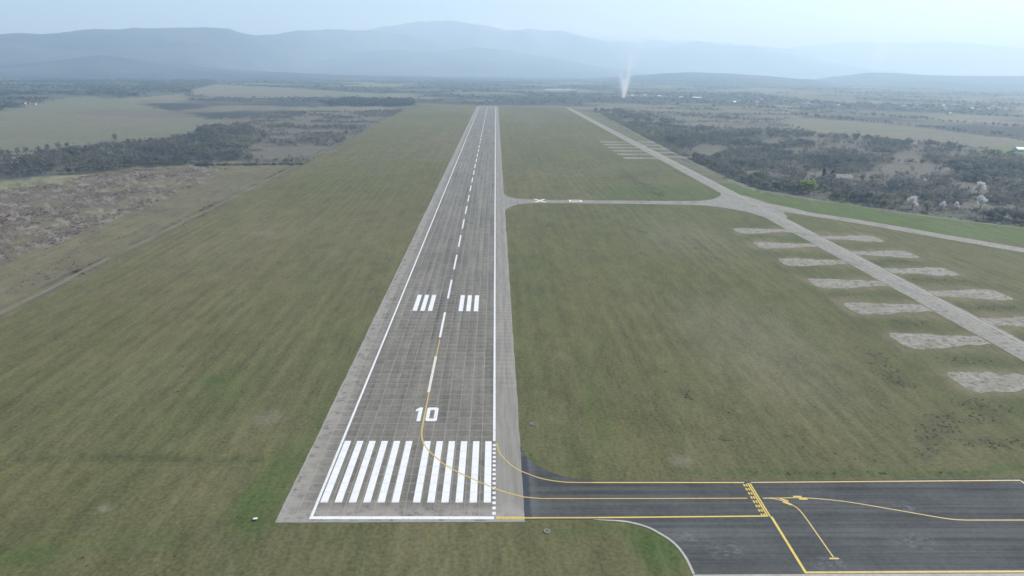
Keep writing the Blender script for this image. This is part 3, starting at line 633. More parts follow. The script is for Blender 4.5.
for k in range(6):
    yc = 722+39*k; dx = txl(yc)-237
    pad(186+dx, 229.6+dx, yc, 10, -1, k+21, 'thin far concrete pad left of the taxiway, %s from the crossing in its group' % ords[k])
for k in range(5):
    yc = 740+46*k; dx = txl(yc)-237
    pad(244.4+dx, 280+dx, yc, 10, 1, k+31, 'thin far concrete pad right of the taxiway, %s from the crossing in its group' % ords[k])

# ---------------------------------------------------------------- vegetation
def tube(v, f, p0, p1, r0, r1, k=5):
    p0 = Vector(p0); p1 = Vector(p1); d = (p1-p0).normalized(); a = d.orthogonal().normalized(); b = d.cross(a); s = len(v)
    for p, r in ((p0, r0), (p1, r1)):
        for q in range(k):
            t = 2*math.pi*q/k; v.append(tuple(p+a*r*math.cos(t)+b*r*math.sin(t)))
    f += [(s+q, s+(q+1) % k, s+k+(q+1) % k, s+k+q) for q in range(k)]
def trunk_mesh(name, seed, h=.5, spread=.3, top=.85, mat=None):
    rd_ = random.Random(seed); v, f = [], []
    tube(v, f, (0, 0, -.02), (0, 0, h*.55), .028, .02, 6); tube(v, f, (0, 0, h*.55), (rd_.uniform(-.03, .03), rd_.uniform(-.03, .03), top), .02, .004, 5)
    for k in range(7):
        a = k*2.4+rd_.random(); z0 = h*(.5+.08*k); L = spread*rd_.uniform(.6, 1)
        tube(v, f, (0, 0, z0), (L*math.cos(a), L*math.sin(a), min(z0+L*1.1, .95)), .012, .003, 4)
    return mesh(name, v, f, mat)
def crown_mesh(name, seed, n, c, r, size, mat, thin=.25, shape=None, droop=0):
    rd_ = random.Random(seed); v, f = [], []
    cl = [(rd_.gauss(0, 1), rd_.gauss(0, 1), rd_.gauss(0, 1)) for _ in range(9)]
    lob = [Vector(q).normalized()*.55*rd_.uniform(.7, 1.15) for q in cl]
    for k in range(n):
        L = lob[rd_.randrange(9)]; q = Vector((rd_.gauss(0, 1), rd_.gauss(0, 1), rd_.gauss(0, 1))).normalized()*(.45*rd_.random()**.45)
        p = L+q; wz = 1.0
        if shape == 'cone': p.x *= max(.08, (.9-p.z)*.6); p.y *= max(.08, (.9-p.z)*.6)
        p = Vector((p.x*r[0], p.y*r[0], p.z*r[1]+c)); d = (p-Vector((0, 0, c*.55))).normalized()
        d = (d+Vector((rd_.uniform(-.6, .6), rd_.uniform(-.6, .6), rd_.uniform(-.4, .6)-droop))).normalized(); s2 = size*rd_.uniform(.6, 1.3)
        sd = d.cross(Vector((rd_.uniform(-1, 1), rd_.uniform(-1, 1), rd_.uniform(-1, 1)))).normalized()*s2*thin*rd_.uniform(.6, 1.4)
        s = len(v); a = p-d*s2*.5; b = p+d*s2*.5
        v += [tuple(a), tuple(p+sd), tuple(b), tuple(p-sd)]; f.append((s, s+1, s+2, s+3))
    return mesh(name, v, f, mat)
KIND = {}
KIND['bare'] = [(trunk_mesh('bare_trunk', s, .45, .32, .9, MBARK), crown_mesh('bare_crown', s+9, 340, .52, (.46, .50), .15, MTWIG, .13)) for s in (1, 2, 3)]
KIND['bud'] = [(trunk_mesh('bud_trunk', s, .4, .3, .85, MBARK), crown_mesh('bud_crown', s+9, 330, .60, (.38, .36), .11, MBUD, .38)) for s in (4, 5)]
KIND['blossom'] = [(trunk_mesh('blossom_trunk', s, .4, .3, .8, MBARK), crown_mesh('blossom_crown', s+9, 420, .56, (.44, .40), .095, MBLOS, .5)) for s in (6, 7)]
KIND['willow'] = [(trunk_mesh('willow_trunk', 8, .4, .3, .8, MBARK), crown_mesh('willow_crown', 18, 520, .52, (.50, .42), .12, MWILL, .4, None, .7))]
KIND['ever'] = [(trunk_mesh('evergreen_trunk', 10, .3, .1, .9, MBARK), crown_mesh('evergreen_crown', 20, 520, .52, (.36, .48), .11, MEVER, .5, 'cone'))]
tcount = 0
def tree(kind, x, y, h, name, label, group=None, wide=1.0):
    global tcount
    tcount += 1; tm, cm = KIND[kind][tcount % len(KIND[kind])]
    e = empty(name, (x, y, 0), label, 'tree', group, random.uniform(0, 6.28)); e.scale = (h*wide, h*wide, h)
    link('trunk', tm, None, e); link('crown', cm, None, e); return e

def flat_proto(seed, n, c, r, size, thin, trunk=True):
    rd_ = np.random.default_rng(seed); v, f = [], []
    lob = rd_.normal(size=(6, 3)); lob = lob/np.linalg.norm(lob, axis=1)[:, None]*.5
    for k in range(n):
        p = lob[rd_.integers(6)]+rd_.normal(size=3)*.22; p = np.array([p[0]*r[0], p[1]*r[0], max(p[2]*r[1]+c, .03)])
        d = rd_.normal(size=3); d[2] = abs(d[2])+.3; d /= np.linalg.norm(d); s2 = size*rd_.uniform(.6, 1.3); sd = np.cross(d, rd_.normal(size=3)); sd = sd/np.linalg.norm(sd)*s2*thin
        s = len(v); v += [p-d*s2*.5, p+sd, p+d*s2*.5]; f.append((s, s+1, s+2))
        if k % 2 == 0:
            v += [p-sd]; f.append((s, s+2, s+3))
    if trunk:
        s = len(v)
        v += [np.array((.02, 0, 0)), np.array((-.012, .018, 0)), np.array((-.012, -.018, 0)), np.array((0, 0, .7))]; f += [(s, s+1, s+3), (s+1, s+2, s+3), (s+2, s, s+3)]
    return np.array(v), np.array(f)
def scatter(poly, dens, seed, keep=None, maxn=20000):
    r = np.random.default_rng(seed); x0, y0 = poly.min(0); x1, y1 = poly.max(0); n = int((x1-x0)*(y1-y0)*dens)
    n = min(n, 900000); x = r.uniform(x0, x1, n); y = r.uniform(y0, y1, n); k = inside(poly, x, y)
    if keep is not None: k &= keep(x, y, r)
    x, y = x[k], y[k]
    if len(x) > maxn: x, y = x[:maxn], y[:maxn]
    return np.stack([x, y], -1)
def in_view(x, y):
    a = np.degrees(np.arctan2(x-CAM[0], y-CAM[1])); return np.abs(a) < 44
def mass(name, label, pts, protos, hgt, palette, seed, cat, wide=(.8, 1.3)):
    r = np.random.default_rng(seed); V, Fs, C = [], [], []; off = 0; n = len(pts)
    pk = r.integers(len(protos), size=n); palette = np.asarray(palette)
    for pi, (pv, pf) in enumerate(protos):
        s = pts[pk == pi]; m = len(s)
        if not m: continue
        h = r.uniform(hgt[0], hgt[1], m)*(.35+1.2*fbm(s[:, 0]/50, s[:, 1]/40, seed+2)); wd = h*r.uniform(wide[0], wide[1], m); a = r.uniform(0, 6.28, m)
        ca, sa = np.cos(a)[:, None], np.sin(a)[:, None]
        x = (pv[None, :, 0]*ca-pv[None, :, 1]*sa)*wd[:, None]+s[:, :1]; y = (pv[None, :, 0]*sa+pv[None, :, 1]*ca)*wd[:, None]+s[:, 1:2]; z = pv[None, :, 2]*h[:, None]-.05
        V.append(np.stack([x, y, z], -1).reshape(-1, 3)); Fs.append((pf[None]+(off+np.arange(m)*len(pv))[:, None, None]).reshape(-1, 3))
        ci = (fbm(s[:, 0]/45, s[:, 1]/35, seed+5)*2.2-.6+r.normal(0, .15, m)).clip(0, .999)*(len(palette)-1)
        i0 = ci.astype(int); t = (ci-i0)[:, None]; c = palette[i0]*(1-t)+palette[np.minimum(i0+1, len(palette)-1)]*t
        c = c*r.uniform(.8, 1.2, m)[:, None]; C.append(np.repeat(c, len(pv), 0)); off += m*len(pv)
    me = np_mesh(name, np.vstack(V), np.vstack(Fs), MTINT, False, np.vstack(C))
    o = link(name, me); tag(o, label, cat, kind='stuff'); return o
TP = [flat_proto(s, 46, .58, (.44, .42), .24, .20) for s in (1, 2, 3, 4)]
FP = [flat_proto(s, 15, .5, (.60, .45), .38, .34, False) for s in (11, 12, 13)]
BP = [flat_proto(s, 16, .45, (.60, .45), .42, .30, False) for s in (21, 22, 23)]
PAL = [(.10, .112, .122), (.135, .138, .145), (.185, .162, .150), (.14, .160, .125), (.22, .19, .165), (.16, .152, .152), (.27, .265, .20)]
nofield = lambda *ks: (lambda x, y, r: ~np.any([inside(P[k], x, y) for k in ks], axis=0))
def keepL(x, y, r): return nofield('clear1', 'clear2')(x, y, r) & (r.random(len(x)) < sstep(.66, .48, fbm(x/40, y/40, 57))) & in_view(x, y)
mass('left_wood', 'belt of leafless grey trees across the left between pasture and field', scatter(P['lwood'], 1/22., 3, keepL, 6000), TP, (5.0, 11), PAL, 4, 'wood')
def keepM(x, y, r): return (r.random(len(x)) < sstep(.60, .42, fbm(x/60, y/45, 61))) & in_view(x, y)
mass('left_thicket', 'low brownish thicket running back along the left airfield edge', scatter(P['lmix'], 1/45., 5, keepM, 7000), BP, (2.0, 6.5), [(.13, .125, .125), (.165, .145, .14), (.20, .18, .16), (.17, .18, .135)], 6, 'thicket')
specials = [G(808, 193), G(912, 209), G(942, 210), G(956, 209.5), G(980, 209), G(978, 194), G(838, 181), G(845, 181), G(853, 181), G(823, 178), G(862, 181), G(872, 182), G(924, 183), G(825, 191)]
def clear_of(x, y):
    k = np.ones(len(x), bool)
    for (a, b) in specials:
        d = np.array([CAM[0]-a, CAM[1]-b]); d /= np.linalg.norm(d); k &= seg_dist(x, y, [(a, b), (a+d[0]*38, b+d[1]*38)]) > 8.5
    return k
def keepR(x, y, r):
    d = np.hypot(x, y); return nofield('rclr1', 'rclr2', 'rclr3', 'rclr4', 'rgreen', 'rtan')(x, y, r) & (r.random(len(x)) < sstep(.64, .46, fbm(x/55, y/60, 71))*sstep(.30, .55, fbm(x/120, y/38, 77)+.10)*np.clip(800/d, .35, 1)) & in_view(x, y) & (seg_dist(x, y, BOUND) > 24) & clear_of(x, y)
mass('right_wood', 'wide leafless grey-brown wood on the right beyond the airfield', scatter(P['rwood'], 1/18., 7, keepR, 12500), TP, (4.0, 11), PAL, 8, 'wood')
def keepS(x, y, r): return in_view(x, y) & (r.random(len(x)) < .9*sstep(.36, .60, fbm(x/22, y/30, 47)))
mass('left_scrub', 'low rust-brown scrub with pale dry tufts on the left pasture', scatter(P['scrub'], 1/5., 9, keepS, 13000), BP, (.35, 1.3), [(.12, .088, .078), (.175, .132, .112), (.215, .168, .14), (.26, .22, .18), (.46, .43, .38)], 10, 'scrub', (1.0, 2.4))
def keepQ(x, y, r): return in_view(x, y) & (x > -330) & (x < ditch_x(300)-7) & (r.random(len(x)) < .25+.75*sstep(.45, .62, fbm(x/13, y/22, 45)))
mass('pasture_tussocks', 'sparse brown tussocks and low thorn over the left pasture', scatter(P['pasture'], 1/22., 59, keepQ, 3500), BP, (.2, .9), [(.10, .085, .07), (.15, .125, .10), (.20, .175, .13), (.34, .31, .26)], 60, 'tussocks', (1.0, 2.6))
# far woods
def keepF(x, y, r): return in_view(x, y) & (fbm(x/260, y/120, 63) < .56)
mass('far_left_wood', 'dark distant wood behind the tan field on the left', scatter(P['lfar'], 1/420., 13, keepF, 6000), FP, (6, 11), [(.06, .07, .08), (.085, .092, .10), (.11, .11, .11)], 14, 'wood', (1.2, 2.0))
mass('dark_copse', 'dark strip of wood left of the far runway end', scatter(P['ldark'], 1/140., 15, None, 2500), FP, (7, 12), [(.075, .078, .085), (.095, .095, .10)], 16, 'wood', (1.2, 2.0))
farpoly = np.array([(-2600, 1900), (3800, 1900), (6500, 7600), (-4800, 7600)], float)
LAKEZONE = W((533, 88.2), (588, 88.2), (590, 92.5), (533, 92.5))
def keepP(x, y, r):
    wo_ = fbm(x/300, y/260, 27, 4)
    return in_view(x, y) & ~inside(LAKEZONE, x, y) & (r.random(len(x)) < sstep(.42, .56, wo_)) & (y > 1900) & nofield('lfield', 'ltan', 'ltan2', 'rtan', 'rtan2')(x, y, r)
mass('plain_woods', 'scattered dark copses and hedges over the far plain', scatter(farpoly, 1/900., 17, keepP, 16000), FP, (4.5, 8.5), [(.06, .07, .08), (.09, .098, .105), (.12, .118, .115)], 18, 'wood', (1.4, 2.6))
hl = W((566, 113), (590, 114), (592, 112.5), (568, 111.5))
# low bushes fringing the right wood, hedge lines through it
fr = []
rr_ = np.random.default_rng(41)
for t_ in rr_.random(1500):
    q_ = np.array([np.interp(t_, bl, bt[:, 0]), np.interp(t_, bl, bt[:, 1])])+np.array([.72, .69])*(4+abs(rr_.normal(0, 12))); fr.append(q_)
fr = np.array(fr); fr = fr[clear_of(fr[:, 0], fr[:, 1]) & in_view(fr[:, 0], fr[:, 1])]
mass('edge_bushes', 'low grey-green bushes fringing the wood along the right track', fr, BP, (1.2, 3.6), [(.13, .135, .12), (.17, .175, .13), (.22, .21, .17), (.17, .155, .145)], 42, 'bushes', (1.0, 1.8))
def keepB(x, y, r): return in_view(x, y) & ((seg_dist(x, y, BOUND) < 30) | ~clear_of(x, y)) & (seg_dist(x, y, BOUND) > 3) & (np.hypot(x-hx0, y-hy0) > 10)
hx0, hy0 = G(845, 181)
mass('low_brush', 'knee-high brown and grey-green brush along the foot of the right wood', scatter(P['rwood'], 1/6., 63, keepB, 7000), BP, (.4, 1.7), [(.12, .115, .095), (.155, .155, .115), (.20, .18, .145), (.15, .17, .10), (.30, .28, .23)], 64, 'brush', (1.0, 2.0))
hd = []
for (a_, b_) in (((900, 163), (1024, 170)), ((760, 152), (900, 160)), ((830, 143), (1010, 156)), ((905, 176), (1024, 186)), ((650, 126), (800, 140)), ((690, 143), (790, 156)), ((880, 190), (1000, 205))):
    A_, B_ = np.array(G(*a_)), np.array(G(*b_)); L_ = np.linalg.norm(B_-A_)
    for t_ in rr_.random(int(L_/3.0)): hd.append(A_+(B_-A_)*t_+rr_.normal(0, 1.6, 2))
hd = np.array(hd); hd = hd[clear_of(hd[:, 0], hd[:, 1])]
mass('wood_hedges', 'dark hedge rows crossing the right wood', hd, TP, (4.5, 9), PAL[:2], 44, 'hedge')
def keepX(x, y, r): return in_view(x, y) & (r.random(len(x)) < sstep(.56, .42, fbm(x/120, y/60, 75)))
mass('far_scrub', 'patchy brown scrub between the far taxiway end and the right tan field', scatter(P['rtan3'], 1/110., 67, keepX, 4500), BP, (2.0, 6.0), PAL[:5], 68, 'scrub')
hb_ = []
for (a_, b_) in (((792, 114.5), (1030, 138.5)), ((760, 107), (1024, 128)), ((840, 106), (1024, 118)), ((680, 117), (775, 121.5))):
    A_, B_ = np.array(G(*a_)), np.array(G(*b_)); L_ = np.linalg.norm(B_-A_)
    for t_ in rr_.random(int(L_/4.0)): hb_.append(A_+(B_-A_)*t_+rr_.normal(0, 5, 2))
mass('field_hedges', 'dark tree rows bordering the right tan field', np.array(hb_), TP, (5, 10), PAL[:2], 70, 'hedge')
# thin hedge of bushes along the left ditch and the right boundary
hp = []
for t in np.cumsum(np.random.default_rng(3).exponential(.75, 2200))+60:
    if vnoise(np.array([t/30.]), np.array([3.3]), 5)[0] > (.45 if t < 560 else .32):
        hp.append((ditch_x(t)+random.choice((-5.4, -5.4, 2.2))+random.gauss(0, 1.3), t+random.uniform(-1, 1)))
mass('ditch_bushes', 'thin line of dark weeds and bushes along the left ditch', np.array(hp), BP, (.3, 1.1), [(.07, .072, .055), (.10, .10, .075), (.14, .13, .10), (.24, .22, .18)], 20, 'bushes', (1.0, 2.0))

tf = []
for (qx, qy, rx_, ry_, am_) in DARKS:
    for k in range(int(min(90, rx_*ry_*1.2*am_)+3)):
        a_ = random.uniform(0, 6.28); q_ = random.random()**.7; tf.append((qx+rx_*q_*math.cos(a_), qy+ry_*q_*math.sin(a_)))
for k in range(2600):
    px_, py_ = random.uniform(-20, 1044), random.uniform(215, 570); tx_, ty_ = G(px_, py_)
    if abs(tx_) < 31.5 or (tx_ > 29 and -22 < ty_ < 19 and tx_ < 170) or 227 < tx_ < 247 or (408 < ty_ < 432) or tx_ > 285: continue
    if any(189 < tx_ < 284 and abs(ty_-yc_) < 10 for yc_ in (320, 279, 239, 197.5, 158.5, 118, 79, 301, 260, 222, 181, 140.5, 100)): continue
    if random.random() < .12: tf.append((tx_, ty_))
tf = np.array([q_ for q_ in tf if not (q_[0] > 29 and -22 < q_[1] < 17.6 and q_[0] < 170)])
mass('grass_tufts', 'small dark weed tufts scattered through the airfield grass', tf, BP, (.12, .55), [(.06, .062, .036), (.075, .082, .036), (.10, .095, .055), (.15, .14, .08)], 52, 'tufts', (1.2, 3.0))

ph_ = []
for k in range(150):
    t_ = random.random(); A_, B_ = G(196, 165.6), G(303, 164.6); ph_.append((A_[0]+(B_[0]-A_[0])*t_+random.gauss(0, 1), A_[1]+(B_[1]-A_[1])*t_+random.gauss(0, 2.5)))
mass('pasture_hedge', 'dark low hedge closing off the far end of the left pasture', np.array(ph_), BP, (1.5, 3.6), [(.07, .075, .075), (.11, .11, .105)], 56, 'hedge', (1.0, 1.8))

# individual trees along the right edge of the airfield
def along(pts, s):
    p = np.asarray(pts); L = np.concatenate([[0], np.cumsum(np.linalg.norm(np.diff(p, axis=0), axis=1))]); s = s*L[-1]
    return np.array([np.interp(s, L, p[:, 0]), np.interp(s, L, p[:, 1])])
edge = W((690, 159), (735, 180), (760, 188.5), (820, 198.5), (900, 210), (1030, 226))
nb = 0
for k in range(420):
    if nb >= 170: break
    p = along(edge, random.random()); off = abs(random.gauss(0, 1))*17+3; p = p+np.array([.72, .69])*off
    if min(math.hypot(p[0]-a, p[1]-b) for a, b in specials) < 12 or not clear_of(np.array([p[0]]), np.array([p[1]]))[0]: continue
    nb += 1; bud = random.random() < .32
    tree('bud' if bud else 'bare', p[0], p[1], random.uniform(4.5, 10.5), 'budding_tree' if bud else 'bare_tree',
         'small tree with first grey-green leaves at the wood edge beyond the green strip' if bud else 'leafless grey-brown tree at the wood edge beyond the green strip',
         'budding trees along the right wood edge' if bud else 'bare trees along the right wood edge', random.uniform(.9, 1.3))
def sp(kind, px, py, h, name, label, wide=1.0, group=None):
    x, y = G(px, py); return tree(kind, x, y, h, name, label, group, wide)
sp('willow', 808, 193, 15.0, 'willow_tree', 'round yellow-green willow at the edge of the bright green strip', 1.25)
sp('blossom', 912, 209, 11.5, 'blossoming_tree', 'greyish-white blossoming tree, leftmost of the flowering trees at the wood edge')
sp('blossom', 942, 210, 7.5, 'blossoming_tree', 'small bright white flowering tree close to the green strip, left of a pair')
sp('blossom', 956, 209.5, 7.0, 'blossoming_tree', 'small cream flowering tree close to the green strip, right of a pair', .9)
sp('blossom', 980, 209, 12.0, 'blossoming_tree', 'rounded cream-white flowering tree below another one near the right edge')
sp('blossom', 978, 194, 12.5, 'blossoming_tree', 'wide pale flowering tree set deeper in the wood near the right edge', 1.1)
sp('blossom', 924, 183, 5.0, 'blossoming_tree', 'tiny pale flowering tree in the wood above the leftmost flowering tree')
sp('blossom', 997, 168, 7.0, 'blossoming_tree', 'faint pale flowering tree far back in the right wood', 1.2)
sp('bud', 862, 182, 9.0, 'budding_tree', 'grey-green budding tree just right of the farmhouse', 1.2)
sp('bud', 872, 182, 8.5, 'budding_tree', 'pale grey-green budding tree second right of the farmhouse', 1.2)
sp('bud', 850, 172, 9.0, 'budding_tree', 'green budding tree right behind the farmhouse roof', 1.0)
sp('bud', 825, 192, 8.5, 'budding_tree', 'grey-green budding tree between willow and farmhouse', 1.2)
sp('bud', 795, 190, 6.0, 'budding_tree', 'greyish budding tree immediately left of the willow', 1.1)
sp('ever', 823, 177, 11.0, 'evergreen_tree', 'dark evergreen behind the willow, left of a pair beside the farmhouse', 1.2)
sp('ever', 832, 178, 9.5, 'evergreen_tree', 'dark evergreen touching the farmhouse, right of a pair', 1.3)
sp('bare', 115, 141, 11.0, 'bare_tree', 'lone leafless tree standing in the tan field on the left', 1.0)
for px in (2, 9, 18, 27, 39, 49, 58, 66):
    sp('bare', px+random.uniform(-1, 1), 156.5-px*.13, random.uniform(7.5, 10.5), 'bare_tree', 'leafless tree in the row at the left edge of the tan field', 1.0, 'row of bare trees at the left field edge')
for px in (566, 572, 578, 585, 590):
    sp('bare', px+30, 111.6+random.uniform(-.2, .5), random.uniform(9, 12), 'dark_tree', 'dark tree in the small clump just right of the taxiway far end', 1.5, 'small dark clump by the far taxiway end')

# ---------------------------------------------------------------- buildings
def box(v, f, x0, x1, y0, y1, z0, z1):
    s = len(v); v += [(x0, y0, z0), (x1, y0, z0), (x1, y1, z0), (x0, y1, z0), (x0, y0, z1), (x1, y0, z1), (x1, y1, z1), (x0, y1, z1)]
    f += [tuple(s+k for k in q) for q in ((0, 3, 2, 1), (4, 5, 6, 7), (0, 1, 5, 4), (1, 2, 6, 5), (2, 3, 7, 6), (3, 0, 4, 7))]
def bmesh_box(name, mat, *b):
    v, f = [], []; box(v, f, *b); return mesh(name, v, f, mat)
def gable(L, Wd, h, rh, ov=.5, mat=None, th=.25):
    a, b = L/2+ov, Wd/2+ov; v = []; f = []
    for z in (0, th):
        v += [(-a, -b, h-ov*.3+z), (a, -b, h-ov*.3+z), (a, 0, h+rh+z), (-a, 0, h+rh+z), (a, b, h-ov*.3+z), (-a, b, h-ov*.3+z)]
    f = [(6, 7, 8, 9), (9, 8, 10, 11), (3, 2, 1, 0), (5, 4, 2, 3), (0, 1, 7, 6), (4, 5, 11, 10), (1, 2, 8, 7), (2, 4, 10, 8), (3, 0, 6, 9), (5, 3, 9, 11)]
    return mesh('roof', v, f, mat)
def gwall(L, Wd, h, rh, mat):
    a, b = L/2, Wd/2
    v = [(-a, -b, 0), (a, -b, 0), (a, b, 0), (-a, b, 0), (-a, -b, h), (a, -b, h), (a, b, h), (-a, b, h), (-a, 0, h+rh), (a, 0, h+rh)]
    f = [(0, 1, 5, 4), (2, 3, 7, 6), (1, 2, 6, 9, 5), (3, 0, 4, 8, 7), (0, 3, 2, 1)]
    return mesh('wall', v, f, mat)
def house(name, x, y, rz, L, Wd, h, rh, roof, label, group=None, win=3, detail=True, cat='house'):
    e = empty(name, (x, y, 0), label, cat, group, rz)
    link('wall', gwall(L, Wd, h, rh, MWALL), None, e); r = link('roof', gable(L, Wd, h, rh, .5, roof), None, e)
    if detail:
        link('chimney', bmesh_box('chimney', MWALL, L*.2, L*.2+.7, -.35, .35, h+rh*.5, h+rh+1.0), None, r)
        link('door', bmesh_box('door', MDOOR, -.5, .5, -Wd/2-.06, -Wd/2+.02, 0, 2.1), None, e)
        for k in range(win):
            xx = -L/2+L*(k+.5)/win
            if abs(xx) < 1.2: xx += 1.8
            wo_ = link('window', bmesh_box('window', MWALL, xx-.65, xx+.65, -Wd/2-.08, -Wd/2+.02, .9, 2.3), None, e)
            link('pane', bmesh_box('pane', MGLASS, xx-.52, xx+.52, -Wd/2-.1, -Wd/2-.07, 1.02, 2.18), None, wo_)
    return e
hx, hy = G(845, 181)
house('farmhouse', hx, hy+4, math.radians(-12), 15, 9.5, 2.9, 3.4, MROOF, 'long farmhouse with tan tiled roof among trees at the right', None, 4)
# greenhouse / white shed at right edge
sx_, sy_ = G(1019, 151.5)
e = empty('white_shed', (sx_+15, sy_+4, 0), 'long bright white-roofed shed at the right picture edge beyond the wood', 'shed', None, math.radians(-6))
link('wall', gwall(34, 13, 3.2, 2.4, MWALL), None, e); link('roof', gable(34, 13, 3.2, 2.4, .4, MWROOF), None, e)
link('door', bmesh_box('door', MMETAL, -2, 2, -6.6, -6.48, 0, 2.9), None, e)
wx_, wy_ = G(697, 99)
e = empty('white_warehouse', (wx_, wy_+10, 0), 'low white warehouse alone on the far plain right of the smoke', 'warehouse', None, math.radians(8))
link('wall', gwall(36, 24, 5.5, 2.2, MWALL), None, e); link('roof', gable(36, 24, 5.5, 2.2, .6, MWROOF), None, e)
for k in range(3): link('door', bmesh_box('door', MMETAL, -12+10*k, -8+10*k, -12.12, -11.98, 0, 4), None, e)
HV = [(632, 96.6), (637, 95.8), (640, 96.4), (645, 96.2), (651, 96.4), (655, 96.8), (659, 97), (666, 97.6), (673, 98), (681, 98.4), (712, 101), (720, 101.5), (734, 103.2)]
for k, (px, py) in enumerate(HV):
    x, y = G(px, py); house('village_house', x, y, random.uniform(-.5, .5), random.uniform(11, 16), 9, 4.5, 3, MREDROOF if k % 3 else MWROOF, 'tiny pale house in the village right of the smoke', 'houses of the village right of the smoke', 3, False)
for k in range(70):
    px = random.uniform(752, 1020); py = 101.5+(px-752)*.028+abs(random.gauss(0, 1))*4.0-2.5
    x, y = G(px, py); house('village_house', x, y, random.uniform(-.6, .6), random.uniform(10, 15), 8.5, 4.2, 3, MREDROOF if k % 3 else MROOF, 'tiny pale house in the far village behind the right tan field', 'houses of the far village at right', 3, False)
for px, py in ((24, 104.5), (28, 103.8), (34, 105)):
    x, y = G(px, py); house('farm_house', x, y, random.uniform(-.5, .5), 9, 6.5, 3.2, 2.6, MREDROOF, 'tiny pale farm building at the dark wood far left', 'farm buildings far left', 3, False)

# lake
ml = NT('lake_water', .08, .5); ml.col((.05, .07, .08, 1)); ml = ml.m
lk_ = poly_obj('lake', ragged([G(543, 89.6), G(548, 88.9), G(565, 88.6), G(575, 89.2), G(570, 89.9), G(550, 90.2)], 14, 25, 5), .06, ml); tag(lk_, 'thin bright lake on the plain left of the smoke', 'lake', kind='structure')
lk2 = poly_obj('pond', ragged([G(455, 90.6), G(459, 90.3), G(463, 90.7), G(459, 91.1)], 8, 15, 6), .06, ml); tag(lk2, 'tiny bright pond on the plain beyond the runway end', 'pond', kind='structure')

# ------------------------------------------------------------- small things
def pit(px, py, label, r=1.1):
    x, y = G(px, py); e = empty('inspection_pit', (x, y, 0), label, 'pit')
    v, f = [], []; n = 14
    for (q, z) in ((r*1.0, 0), (r*.97, .22), (r*.68, .22), (r*.66, .06)):
        for k in range(n): v.append((q*math.cos(2*math.pi*k/n), q*math.sin(2*math.pi*k/n), z))
    for s_ in range(3): f += [(s_*n+k, s_*n+(k+1) % n, s_*n+n+(k+1) % n, s_*n+n+k) for k in range(n)]
    link('rim', mesh('rim', v, f, MOLD), None, e)
    v, f = [], []; 
    for (q, z) in ((r*.655, .07), (r*.655, .13), (r*.5, .15)):
        for k in range(n): v.append((q*math.cos(2*math.pi*k/n), q*math.sin(2*math.pi*k/n), z))
    for s_ in range(2): f += [(s_*n+k, s_*n+(k+1) % n, s_*n+n+(k+1) % n, s_*n+n+k) for k in range(n)]
    f.append(tuple(range(2*n, 3*n))); link('lid', mesh('lid', v, f, MMETAL), None, e)
    link('handle', bmesh_box('handle', MMETAL, -.25, .25, -.04, .04, .15, .22), None, e)
pit(533.5, 424.5, 'round concrete inspection pit in the grass right of the runway', 1.05)
pit(547, 531.5, 'dark lidded inspection pit in the grass below the taxiway', .8)
x, y = G(255.5, 519.8)
e = empty('corner_marker', (x, y, 0), 'small white marker board in the grass off the runway corner', 'marker', None, .2)
link('board', bmesh_box('board', MWHITE, -.5, .5, -.28, .28, .32, .42), None, e)
for a in (-.4, .4): link('post', bmesh_box('post', MMETAL, a-.05, a+.05, -.05, .05, 0, .318), None, e)

